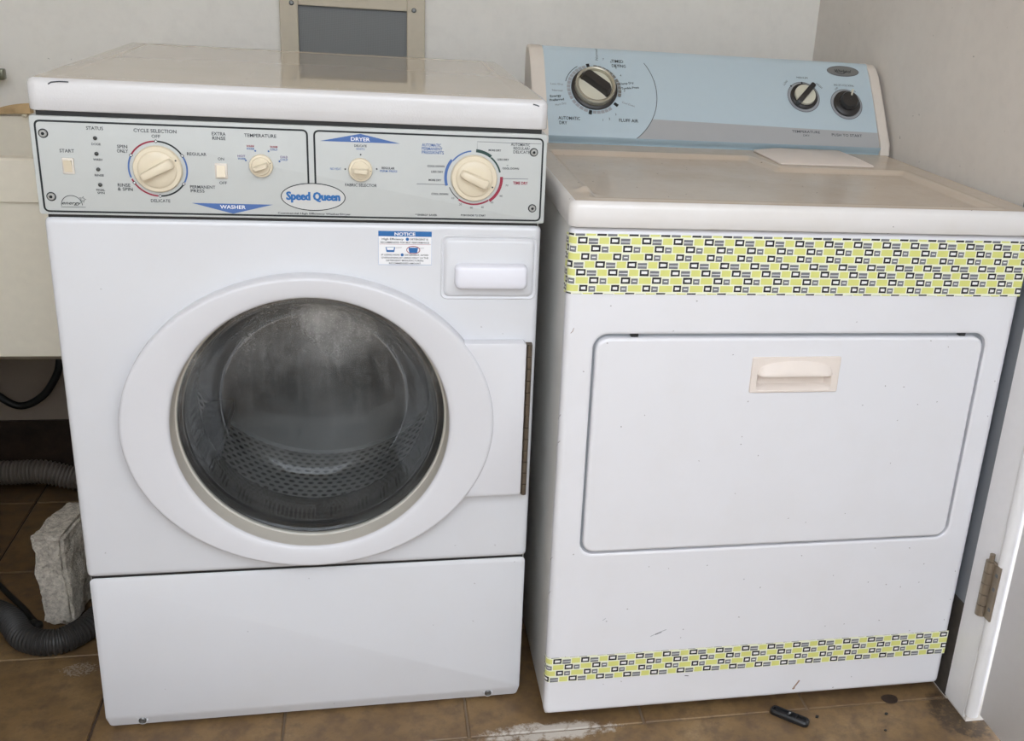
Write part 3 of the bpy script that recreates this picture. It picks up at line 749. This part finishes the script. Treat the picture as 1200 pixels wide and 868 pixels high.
# hood above the finger recess
b = mb('cream_plastic'); R = []
for k_ in range(25):
    u = -1+2*k_/24; x = .370+u*.064; e = math.sqrt(max(0, 1-u*u))
    top = .6455+.022*(e**.7); dep = .011*min(1, e*1.6)
    R.append([(x, -.0030, top+.001), (x, -.0034-dep*.25, top-.003*e), (x, -.0034-dep*.8, .6455+.007*e), (x, -.0034-dep, .6455+.0015), (x, -.0034-dep*.9, .6447), (x, -.003, .6455)])
b.rings(R, False); b.build('pull_hood', dd, 60)
# lid with sunken work surface
ZL0, ZL1 = .8767, .914
b = mb('enamel_dryer_top')
LX0, LX1, LY0, LY1 = X0-.004, X1+.005, -.0087, DD
def lr(ins, z, r=.016): return [(x, y, z) for x, y in rrect(LX0+ins, LX1-ins, LY0+ins, LY1-ins, max(r-ins, .004), 6)]
b.rings([lr(.008, ZL0), lr(.0015, ZL0), lr(0, ZL0+.002), lr(0, ZL1-.009), lr(.0025, ZL1-.0025), lr(.008, ZL1)], True, True, False)
b.mat('enamel_dryer_top_shaded')
# top: rim outline down to an L-shaped sunken field, via grid of height samples
field = [(.034, .022), (.681, .022), (.681, .340), (.436, .336), (.418, .452), (.034, .446)]
def inside_d(x, y):
    best = 9; ins_ = False; n_ = len(field)
    for i in range(n_):
        (ax, ay), (bx, by) = field[i], field[(i+1) % n_]
        t_ = max(0, min(1, ((x-ax)*(bx-ax)+(y-ay)*(by-ay))/((bx-ax)**2+(by-ay)**2)))
        best = min(best, math.hypot(x-ax-t_*(bx-ax), y-ay-t_*(by-ay)))
        if (ay > y) != (by > y) and x < (bx-ax)*(y-ay)/(by-ay)+ax: ins_ = not ins_
    return best if ins_ else -best
NX, NY = 150, 140
gx = [LX0+.008+(LX1-LX0-.016)*i/NX for i in range(NX+1)]; gy = [LY0+.008+(LY1-LY0-.016)*j/NY for j in range(NY+1)]
vs = []
for y in gy:
    for x in gx:
        dd_ = inside_d(x, y); t_ = max(0, min(1, (dd_+.001)/.009)); t_ = t_*t_*(3-2*t_)
        ridge = .0016*math.exp(-((dd_+.006)/.005)**2)
        ce = math.hypot(x-.012, y-.012)
        z = ZL1-.0065*t_+ridge*(1 if dd_ < .0 or True else 0)
        cor = math.hypot(x-.03, y-.075); z += .006*math.exp(-(cor/.012)**2)
        edge = min(x-gx[0], gx[-1]-x, y-gy[0], gy[-1]-y)
        if edge < 1e-6: z = ZL1
        vs.append((x, y, z))
# corner posts of the grid follow the square outline, the rounded skirt meets it just outside
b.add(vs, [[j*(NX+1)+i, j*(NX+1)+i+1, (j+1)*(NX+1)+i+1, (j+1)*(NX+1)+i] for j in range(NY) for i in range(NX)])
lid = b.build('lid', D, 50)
b = mb('cream_plastic')
def lq(x0, x1, y0, y1, z): return [(x, y, z) for x, y in rrect(x0, x1, y0, y1, .006, 4)]
b.rings([lq(.450, .640, .372, .523, .9146), lq(.450, .640, .372, .523, .9166), lq(.452, .638, .374, .523, .9176), lq(.488, .632, .42, .523, .9215), lq(.50, .63, .43, .522, .9222)], True, True, True)
b.build('lint_cover', lid, 40)
# console: profile in (y,z) swept along x
ca, sa = .6036, .7973
cf = Matrix(((1, 0, 0, 0), (0, sa, ca, .5256), (0, -ca, sa, .914), (0, 0, 0, 1)))   # (x, -n, t) -> dryer space
def cpt(t_, n_): q = cf @ Vector((0, -n_, t_)); return (q.y, q.z)
bulge = lambda t_: .004*(1-((t_-.115)/.1)**2)
face = [(t_, bulge(t_)) for t_ in (.014, .03, .06, .09, .12, .15, .18, .20, .208)]
lip = [(.012, -.003), (.0125, .001)]
front = [cpt(.0, -.012), cpt(.008, -.010), cpt(.0105, -.003), cpt(.012, -.001)] + [cpt(t_, n_) for t_, n_ in face] + [cpt(.214, -.003), cpt(.2155, -.010)]
back = [(.690, 1.078), (.695, 1.06), (.695, .914)]
profc = front+back
b = mb('console_blue')
def sweep(b, prof, xs, cap=True):
    b.rings([[(x, y, z) for y, z in prof] for x in xs], True, cap, cap)
sweep(b, profc, (.043, .726)); con = b.build('console', D, 30)
b = mb('console_lip'); 
q0 = [cpt(.001, -.0095), cpt(.0085, -.0075), cpt(.0115, .0025), cpt(.0145, .0055), cpt(.0145, .002), cpt(.011, -.004), cpt(.001, -.013)]
sweep(b, q0, (.043, .726)); b.build('console_trim', con)
cyc, czc = .62, 1.0
def cap_prof(g): 
    pr = [cpt(.0, -.012-g*.0), cpt(.002, -.002), cpt(.012, .0035+g), cpt(.022, .008+g)]+[cpt(t_, bulge(t_)+.004+g) for t_ in (.06, .09, .12, .15, .18)]+[cpt(.202, .002+g), cpt(.213, -.004), cpt(.2185, -.014), (.690, 1.082), (.697, 1.06), (.697, .914)]
    return pr
def shrink(pr, k_): return [(cyc+(y-cyc)*k_, .914+(z-.914)*k_) for y, z in pr]
for x0, x1, sgn in ((.0165, .0435, -1), (.7255, .747, 1)):
    b = mb('cap_plastic'); pr = cap_prof(0)
    if sgn < 0: xs = [(x1, 1), (x0+.006, 1), (x0+.002, .992), (x0, .975)]
    else: xs = [(x0, 1), (x1-.006, 1), (x1-.002, .992), (x1, .975)]
    b.rings([[(x, y, z) for y, z in shrink(pr, k_)] for x, k_ in xs], True, True, True); b.build('end_cap', con, 40)
# prints on the console follow its gently bulged face
class CPrint(Print):
    def build(s, parent):
        for (key, mat), b in s.parts.items():
            lift = {0: 0}
            b.v = [cf @ Vector((p.x, -(bulge(p.z)) + p.y, p.z)) for p in b.v]
            o = b.build(key, parent, 0)
            if key in STUFF: o['kind'] = 'stuff'
P = CPrint(-.0003)
def clipband(x0, x1, t0, t1L, t1R, c, r, n_=14):
    pts = []
    for i in range(n_+1):
        t_ = t0+(t1L-t0)*i/n_; dz = t_-c[1]; pts.append((c[0]+math.sqrt(max(0, r*r-dz*dz)), t_))
    return pts
cc = (139, 115); RR = 125
lft = clipband(0, 0, 16, 59, 49, cc, RR)
nb = 10
for i in range(len(lft)-1):
    for k_ in range(nb):
        f0, f1 = k_/nb, (k_+1)/nb
        def at(pt, f): return (pt[0]+(725-pt[0])*f, pt[1]+( (16+(50-16)*(pt[1]-16)/(59-16)) - pt[1])*f)
        P.poly('console_band', 'console_band', [at(lft[i], f0), at(lft[i], f1), at(lft[i+1], f1), at(lft[i+1], f0)])
P.arc('disc_outline', 'ink_dark', cc[0], cc[1], RR, 1.2, -54, 33, 40, .1)
for a0, a1, m in ((88, 30, 'badge_grey'), (28, -18, 'badge_grey'), (-52, -98, 'ink_lightgrey'), (-108, -150, 'ink_lightgrey'), (-152, -255, 'ink_lightgrey')):
    n_ = max(3, int(abs(a1-a0)/9))
    for i in range(n_):
        P.arc('timer_scale', m, 139, 119, 50.5, 6.5, a0+(a1-a0)*i/n_, a0+(a1-a0)*(i+.86)/n_, 5, .1)
for a in (100, -38, -102): P.arc('timer_scale', 'ink_black', 139, 119, 52, 9, a-3.5, a+3.5, 5, .2)
P.arc('timer_scale', 'ink_black', 139, 119, 57, 1.3, 122, 166, 16, .1)
CT = lambda s_, x, z, h, w=None, m='ink_black', **k_: P.text('console_lettering', m, s_, x, z, h, w, lift=.1, **k_)
CT('TIMED', 190, 184, 6.5, 24, bold=.012); CT('DRYING', 192, 173.5, 6.5, 28, bold=.012)
CT('AUTOMATIC', 86, 54, 6.5, 42, bold=.012); CT('DRY', 74, 44, 6.5, 15, bold=.012)
CT('FLUFF AIR', 203, 54, 6.5, 38, bold=.012)
CT('Damp Dry', 205, 135, 4.6, 28, rot=9, bold=.01); CT('Tumble Press', 211, 125, 4.6, 36, rot=7, bold=.01)
CT('Less Dry', 66, 126, 4, 24, 'ink_grey'); CT('Normal', 66, 112, 4, 20, 'ink_grey')
CT('Energy', 62, 100, 4.8, 22, rot=8, bold=.015); CT('Preferred', 64, 92, 4.8, 28, rot=8, bold=.015); CT('More Dry', 71, 83, 4, 22, 'ink_grey', rot=14)
CT('Cool Down', 205, 89, 4, 26, 'ink_grey', rot=-18); CT('Normal', 149, 197, 5, 26, rot=88)
for s_, x, z in (('7', 162, 187), ('6', 177, 182), ('5', 186, 169), ('4', 194, 152), ('3', 199, 118), ('3', 178, 66), ('2', 165, 56), ('1', 152, 53)): CT(s_, x, z, 4.4)
for nm_, cx_, cz_ in (('temperature_surround', 573, 124), ('start_surround', 665, 112)): P.disc(nm_, 'ink_lightgrey', cx_, cz_, 34, 40, .1); P.ribbon(nm_+'_ring', 'ink_grey', ell(cx_, cz_, 34, 34, 40), 1.5, True, .2)
CT('MEDIUM', 576, 169, 4, 24, 'ink_dark'); CT('LOW', 538, 155, 4.4, 14, 'ink_dark', rot=50); CT('HIGH', 611, 152, 4.4, 15, 'ink_dark', rot=-45)
for x, z in ((549, 148), (573.5, 157), (596, 149)): P.disc('dial_mark', 'ink_black', x, z, 2, 8, .3)
CT('END OF CYCLE SIGNAL', 666, 156, 4, 44, 'ink_dark'); CT('OFF', 648, 147, 4, 9, 'ink_dark', rot=35); CT('ON', 686, 144, 4, 8, 'ink_dark', rot=-30)
CT('TEMPERATURE', 569, 46, 5, 60, 'ink_dark', bold=.01); CT('DRY', 569, 38, 4, 14, 'ink_dark'); CT('PUSH TO START', 657, 42, 5.5, 66, 'ink_dark', bold=.01)
P.disc('maker_badge', 'ink_grey', 669, 190, 35.5, 40, .2, 13); P.disc('badge_face', 'badge_grey', 669, 190, 33.5, 40, .5, 11)
P.text('badge_lettering', 'ink_black', 'Whirlpool', 669, 190, 7, 36, shear=.35, bold=.01, lift=.8)
P.arc('badge_lettering', 'ink_black', 664, 197, 14, .9, -150, -20, 14, .8)
P.build(con)
# console knobs
def cxf(b): b.v = [cf @ Vector((p.x, -(bulge(p.z))+p.y, p.z)) for p in b.v]; return b
b = mb('knob_black'); b.lathe_y(.139, .119, [(.0455, 0), (.0455, -.004), (.043, -.006), (.040, -.006)], 48)
b.mat('knob_steel'); b.lathe_y(.139, .119, [(.040, -.005), (.0395, -.017), (.037, -.0195), (.034, -.0185), (.033, -.010)], 48)
b.mat('knob_ivory'); b.lathe_y(.139, .119, [(.033, -.011), (.02, -.012), (.0004, -.0122)], 48)
b.mat('knob_black'); rot = Matrix.Rotation(math.radians(38), 4, 'Y'); R = []
for t_, yy in ((1, -.010), (.97, -.024), (.86, -.028)):
    ring = []
    for x, z in rrect(-.033*t_, .033*t_, -.009*t_, .009*t_, .007, 5):
        q = rot @ Vector((x, 0, z+.010*(1-(x/.033)**2)*.9)); ring.append((.139+q.x, yy, .119+q.z))
    R.append(ring)
b.rings(R, True, False, True); cxf(b).build('timer_dial', con, 40)
b = mb('knob_black'); b.lathe_y(.573, .124, [(.0285, 0), (.0285, -.005), (.026, -.007), (.022, -.007)], 40)
b.mat('knob_ivory'); b.lathe_y(.573, .124, [(.022, -.006), (.0215, -.012), (.0003, -.0125)], 40)
b.mat('knob_black'); rot = Matrix.Rotation(math.radians(-48), 4, 'Y'); R = []
for t_, yy in ((1, -.006), (.97, -.018), (.85, -.020)):
    R.append([(.573+q.x, yy, .124+q.z) for q in (rot @ Vector((x, 0, z)) for x, z in rrect(-.031*t_, .031*t_, -.0055*t_, .0055*t_, .004, 4))])
b.rings(R, True, False, True); cxf(b).build('temperature_knob', con, 40)
b = mb('knob_black'); b.lathe_y(.665, .112, [(.0285, 0), (.0285, -.005), (.026, -.007), (.018, -.008), (.0185, -.018), (.0165, -.021), (.0003, -.0215)], 40)
b.mat('knob_ivory'); rot = Matrix.Rotation(math.radians(-70), 4, 'Y')
R = [[(.665+q.x, yy, .112+q.z) for q in (rot @ Vector((x, 0, z)) for x, z in rrect(.009, .024, -.0017, .0017, .001, 3))] for yy in (-.007, -.0225)]
b.rings(R, True, False, True); cxf(b).build('start_knob', con, 40)

P = Print(-.0002)
for pts_, w_, m_ in (([(174, 168), (184, 173), (201, 180)], 1.2, 'ink_lightgrey'), ([(182, 171), (193, 175.5)], 1.6, 'ink_grey'), ([(88, 206), (93, 210)], .8, 'ink_lightgrey'), ([(452, 38), (456, 44), (461, 53)], 3.2, 'rust'), ([(450, 35), (454, 38)], 3.6, 'rust'), ([(243, 82), (250, 81)], 1.4, 'ink_black'), ([(5, 714), (8, 717), (9.5, 722)], .9, 'rust')):
    P.ribbon('scuff', m_, pts_, w_)
STUFF.add('scuff'); STUFF.add('paint_chip')
P.build(fp)
# patterned tape: printed film wrapped round the left edge of the dryer
ROWS = [(15, 14, 16, 12), (35, 14, 12, 16), (20, 12, 12, 16), (43, 14, 16, 12)]    # centre of black block, widths black/grey/yellow
PER, PIT = 47.8, 11.95
def tape(zt, zb, name, label, wrap, ztop_row, sag):
    b = mb('tape_base')
    rad = 9.0
    def pos(u, z, lift):
        # u mm along the wrapped film: u>=9 runs on the front, the rounded edge, then the side
        o_ = (.45+lift)/1000
        dz = 0
        if u < 0: dz = -u*sag
        z = (z-dz)/1000
        if u >= rad: return (X0+u/1000, -o_, z)
        L_ = rad*PI/2; s_ = rad-u
        if s_ <= L_:
            a = s_/rad; r_ = rad/1000+o_
            return (X0+rad/1000-r_*math.sin(a), rad/1000-r_*math.cos(a), z)
        return (X0-o_, rad/1000+(s_-L_)/1000, z)
    U1 = (X1-X0)*1000
    us = [-wrap+i*(wrap+rad)/40 for i in range(41)]+[rad+(U1-.8-rad)*i/12 for i in range(1, 13)]
    nz_ = 2
    vs = [pos(u, zb+(zt-zb)*j/nz_, 0) for u in us for j in range(nz_+1)]
    b.add(vs, [[i*(nz_+1)+j, (i+1)*(nz_+1)+j, (i+1)*(nz_+1)+j+1, i*(nz_+1)+j+1] for i in range(len(us)-1) for j in range(nz_)])
    film = b.build(name, D, 0); film['label'] = label
    b = MB()
    def quad(mat, u0, u1, z0, z1, lift, jit=.25, sk_=0):
        u0, u1 = max(u0, -wrap), min(u1, U1-1)
        z0, z1 = max(z0, zb), min(z1, zt)
        if u1-u0 < .6 or z1-z0 < .4: return
        b.mat(mat); m_ = max(1, int((u1-u0)/.7)) if u0 < rad+1 else 1
        jt = [random.uniform(-jit, jit) for _ in range(4)]
        P0, P1 = [], []
        for i in range(m_+1):
            f = i/m_; u = u0+(u1-u0)*f
            P0.append(pos(u+jt[0]*.6, max(zb, z0+jt[1]*(1-f)+jt[2]*f), lift)); P1.append(pos(u+jt[3]*.6+sk_, min(zt, z1+jt[2]*(1-f)+jt[1]*f), lift))
        vs = P0+P1; b.add(vs, [[i, i+1, m_+2+i, m_+1+i] for i in range(m_)])
    row = -1
    while True:
        zc = ztop_row-row*PIT
        if zc+6 < zb: break
        c0, wk, wg, wy = ROWS[row % 4]
        u = c0-X0*1000-PER*3
        while u < U1+PER:
            k0, k1 = u-wk/2, u+wk/2
            h = 4.9
            quad('tape_black', k0, k1, zc-h, zc+h, .10); quad('tape_white', k0+2.6, k1-2.6, zc-h+2.8, zc+h-2.8, .22, .4)
            g0 = k1+1.8; gz = zc-1.2
            quad('tape_grey', g0, g0+wg-2, gz-4.3, gz+4.3, .10); quad('tape_white', g0+(.5 if wg > 13 else 2.2), g0+wg-2-(.5 if wg > 13 else 2.), gz-.7, gz+(.4 if wg > 13 else 1.1), .22, .2)
            y0 = g0+wg; quad('tape_yellow', y0, k0+PER-1.8, zc-5, zc+4.6, .10)
            u += PER
        row += 1
    o = b.build('tape_print', film, 0); o['kind'] = 'stuff'
tape(866, 775, 'patterned_tape', 'wide band of yellow black and grey block tape below lid', 26, 856, .18)
tape(138, 88.5, 'patterned_tape', 'narrow band of yellow black and grey block tape near floor', 14, 130.5, .1)

# ------------------------------------------------------------------ left corner: laundry tub, hoses, block
s = thing('laundry_tub', 'cream plastic laundry tub hung on the wall at the left edge', 'sink', (-.97, .7505, 0))
b = mb('sink_cream')
def tr(x0, x1, y0, y1, z, r=.04): return [(x, y, z) for x, y in rrect(x0, x1, y0, y1, r, 5)]
hx = .225
b.rings([tr(-hx+.03, hx-.03, -.225, .235, .487, .05), tr(-hx+.012, hx-.012, -.245, .25, .50, .05), tr(-hx+.006, hx-.006, -.254, .257, .785, .045), tr(-hx, hx, -.262, .262, .787, .045), tr(-hx, hx, -.262, .262, .857, .045), tr(-hx+.004, hx-.004, -.258, .258, .861, .042),
         tr(-hx+.03, hx-.03, -.235, .235, .861, .04), tr(-hx+.034, hx-.034, -.231, .231, .855, .04), tr(-hx+.05, hx-.05, -.21, .21, .52, .05)], True, True, True)
b.build('basin', s, 40)
for x in (-hx+.05, hx-.05):
    b = mb('sheet_grey'); b.rbox(x-.012, x+.012, -.02, .2615, .488, .506, .002, 1); b.rbox(x-.012, x+.012, .2545, .2615, .49, .78, .002, 1); b.build('bracket', s)
fa = thing('tap', 'metal wall tap above the laundry tub', 'tap', (-1.07, YW, .945))
b = mb('pipe_brass')
b.tube([(0, .0, 0), (0, -.05, 0)], .014, 12); b.tube([(-.012, -.045, 0), (.045, -.045, .002), (.052, -.045, .002)], .010, 6); b.rbox(.043, .054, -.056, -.034, -.009, .013, .003, 2)
b.build('body', fa)
b = mb('pipe_brass'); b.tube([(0, -.045, 0), (0, -.12, .01), (0, -.16, .0), (0, -.175, -.03)], .009, 10); b.build('spout', fa)
# scrap of wood and pieces of soap on the back rim of the tub
b = mb('cork'); R = []
for i in range(9):
    f = i/8; x = -1.06+f*.082; h = .004+.010*f+.004*math.sin(f*PI); y_ = .985
    R.append([(x, y_-.012-.004*math.sin(f*9), .878+f*.006), (x, y_-.014, .878+h*.6+f*.01), (x, y_-.004, .880+h+f*.010), (x, y_+.009, .879+h*.7+f*.01), (x, y_+.01, .876+f*.006)])
b.rings(R, True, True, True)
for v_ in b.v: v_.z -= .0145
tag(b.build('wood_offcut', None, 50), 'tan scrap of wood lying on the back rim of the tub', 'wood')
for i, (x, y, z, r, lb) in enumerate(((-.993, .988, .861, .008, 'larger white soap crumb under the tan wood scrap'), (-.9885, .965, .861, .0055, 'smaller white soap crumb in front of the tan wood scrap'))):
    bmh = bmesh.new(); bmesh.ops.create_icosphere(bmh, subdivisions=2, radius=r)
    for v_ in bmh.verts: v_.co *= 1+.25*mnoise.noise(v_.co*160+Vector((i*5, 0, 0))); v_.co.z *= .7
    b = mb('soap_white'); zmin = min(v_.co.z for v_ in bmh.verts)
    for v_ in bmh.verts: v_.co += Vector((x, y, z-zmin))
    b.bm(bmh); tag(b.build('soap_crumb', None), lb, 'soap', 'soap crumbs on the tub rim')
def spline(pts, n_=200):
    P_ = [Vector(p) for p in pts]; P_ = [P_[0]*2-P_[1]]+P_+[P_[-1]*2-P_[-2]]; out = []
    m_ = len(P_)-3
    for i in range(n_+1):
        t_ = i/n_*m_; k_ = min(int(t_), m_-1); f = t_-k_; a, b_, c, d = P_[k_:k_+4]
        out.append(.5*((2*b_)+(c-a)*f+(2*a-5*b_+4*c-d)*f*f+(3*b_-a-3*c+d)*f**3))
    return out
def hose(pts, r, pitch, mat, name, label):
    raw = spline(pts, 400); acc = [0]
    for a, c in zip(raw, raw[1:]): acc.append(acc[-1]+(c-a).length)
    L_ = acc[-1]; n_ = int(L_/pitch*4); res = []; k_ = 0
    for i in range(n_+1):
        t_ = L_*i/n_
        while k_ < len(acc)-2 and acc[k_+1] < t_: k_ += 1
        f = (t_-acc[k_])/(acc[k_+1]-acc[k_]); res.append(raw[k_].lerp(raw[k_+1], f))
    b = mb(mat); b.tube(res, lambda i: r*(1 if i % 4 in (0, 1) else .86), 18)
    tag(b.build(name, None, 50), label, 'hose')
hose([(-1.10, .452, .0245), (-1.03, .44, .0245), (-.955, .392, .0245), (-.905, .322, .0245), (-.855, .302, .0245), (-.818, .325, .0245), (-.795, .372, .0245), (-.776, .45, .0245), (-.765, .6, .0245), (-.755, .76, .0245), (-.68, .84, .0245)], .024, .0068, 'hose_dark', 'drain_hose', 'dark corrugated hose curling on the floor in front of the block')
hose([(-1.19, .925, .068), (-1.10, .925, .066), (-1.03, .925, .066), (-.965, .925, .048), (-.89, .925, .032), (-.8, .90, .0285), (-.72, .88, .0285)], .028, .0085, 'hose_grey', 'exhaust_hose', 'grey corrugated hose running along the dark skirting under the tub')
b = mb('black_cord'); b.tube(spline([(-1.17, .998, .36), (-1.15, .965, .29), (-1.105, .95, .243), (-1.064, .95, .220), (-1.018, .95, .243), (-.984, .95, .292), (-.973, .955, .335), (-.968, .975, .41), (-.967, .998, .44), (-.967, 1.006, .445)], 60), .0085, 10)
tag(b.build('black_pipe', None, 60), 'black pipe hanging in a loop under the laundry tub', 'pipe')
b = mb('black_cord'); b.tube(spline([(-1.15, .70, .006), (-1.06, .60, .006), (-.992, .51, .006), (-.945, .45, .006), (-.918, .41, .006), (-.905, .392, .007)], 50), .0055, 8)
b.rbox(-.918, -.894, .378, .394, .001, .016, .004, 2, Matrix.Rotation(-.5, 3, 'Z'))
tag(b.build('power_cord', None, 60), 'thin black cord lying on the floor left of the block', 'cord')
# lump of aerated concrete standing on end
bmh = bmesh.new(); bmesh.ops.create_cube(bmh, size=1)
for v_ in bmh.verts: v_.co = Vector((v_.co.x*.054, v_.co.y*.135, v_.co.z*.19))
bmesh.ops.bevel(bmh, geom=bmh.edges[:], offset=.006, segments=2, affect='EDGES'); bmesh.ops.triangulate(bmh, faces=bmh.faces[:])
for _ in range(4):
    bmesh.ops.subdivide_edges(bmh, edges=[e for e in bmh.edges if e.calc_length() > .009], cuts=1); bmesh.ops.triangulate(bmh, faces=bmh.faces[:])
for v_ in bmh.verts:
    c = v_.co.copy(); n_ = mnoise.noise(c*28)*.007+mnoise.noise(c*75)*.0045+mnoise.noise(c*190)*.0024
    d_ = Vector((c.x/.054, c.y/.135, c.z/.19)).normalized(); v_.co += d_*n_
    if c.z > .05: v_.co.z -= max(0, -c.y+.03)*.08*((c.z-.05)/.057); 
    if c.z > 0 : v_.co.x += (c.y)*.05
zm = min(v_.co.z for v_ in bmh.verts)
rotb = Matrix.Rotation(math.radians(-8), 3, 'Z')
for v_ in bmh.verts:
    v_.co = rotb @ v_.co; v_.co += Vector((-.857, .455, -zm))
b = mb('aerated_concrete'); b.bm(bmh); tag(b.build('concrete_block', None, 60), 'rough pale block of aerated concrete standing beside the washer', 'block')
# broken bit of black plastic and a drain-hole stain
p = thing('plastic_cap', 'small black plastic cap lying on the tiles before the dryer', 'plastic piece', (.436, -.034, 0), math.radians(-42))
b = mb('black_plastic')
b.rings([[(x, y, z) for x, y in rrect(-.036, .036, -.0105, .0105, r_, 4)] for z, r_ in ((0.0, .008), (.006, .008))]+[[(x, y, .009) for x, y in rrect(-.034, .034, -.008, .008, .006, 4)]]+[[(x, y, .0088) for x, y in rrect(-.031, .031, -.006, .006, .005, 4)]]+[[(x, y, .005) for x, y in rrect(-.030, .030, -.005, .005, .004, 4)]], True, True, True); b.build('shell', p)
b = mb('black_plastic')
b.rbox(-.004, .002, -.006, .006, .004, .0105, .001, 1); b.rbox(.010, .012, -.006, .006, .004, .009, 0); b.build('rib', p)
b = mb('ink_lightgrey'); b.rbox(-.002, .001, -.002, .002, .0100, .0112, .0004, 1); b.build('clip', p)
b = mb('skirting_brown'); b.v = []; pts = [(.644+.0155*math.cos(a)*(1+.08*math.sin(3*a)), -.007+.0135*math.sin(a)*(1+.06*math.cos(2*a))) for a in [2*PI*i/28 for i in range(28)]]
b.rings([[(x, y, .0002) for x, y in pts], [(x, y, .0007) for x, y in pts]], True, False, True); st = b.build('floor_stain', flo, 0)
for i, (x, y, r_) in enumerate(((.487, -.038, .0035), (.618, -.046, .003), (.596, -.088, .0022))):
    b = mb('black_plastic'); b.rings([[(x+r_*math.cos(a)*(1+.3*math.sin(2*a+i)), y+r_*math.sin(a), z) for a in [2*PI*k_/9 for k_ in range(9)]] for z in (.0001, .0016)], True, False, True); b.build('grit', flo, 0)
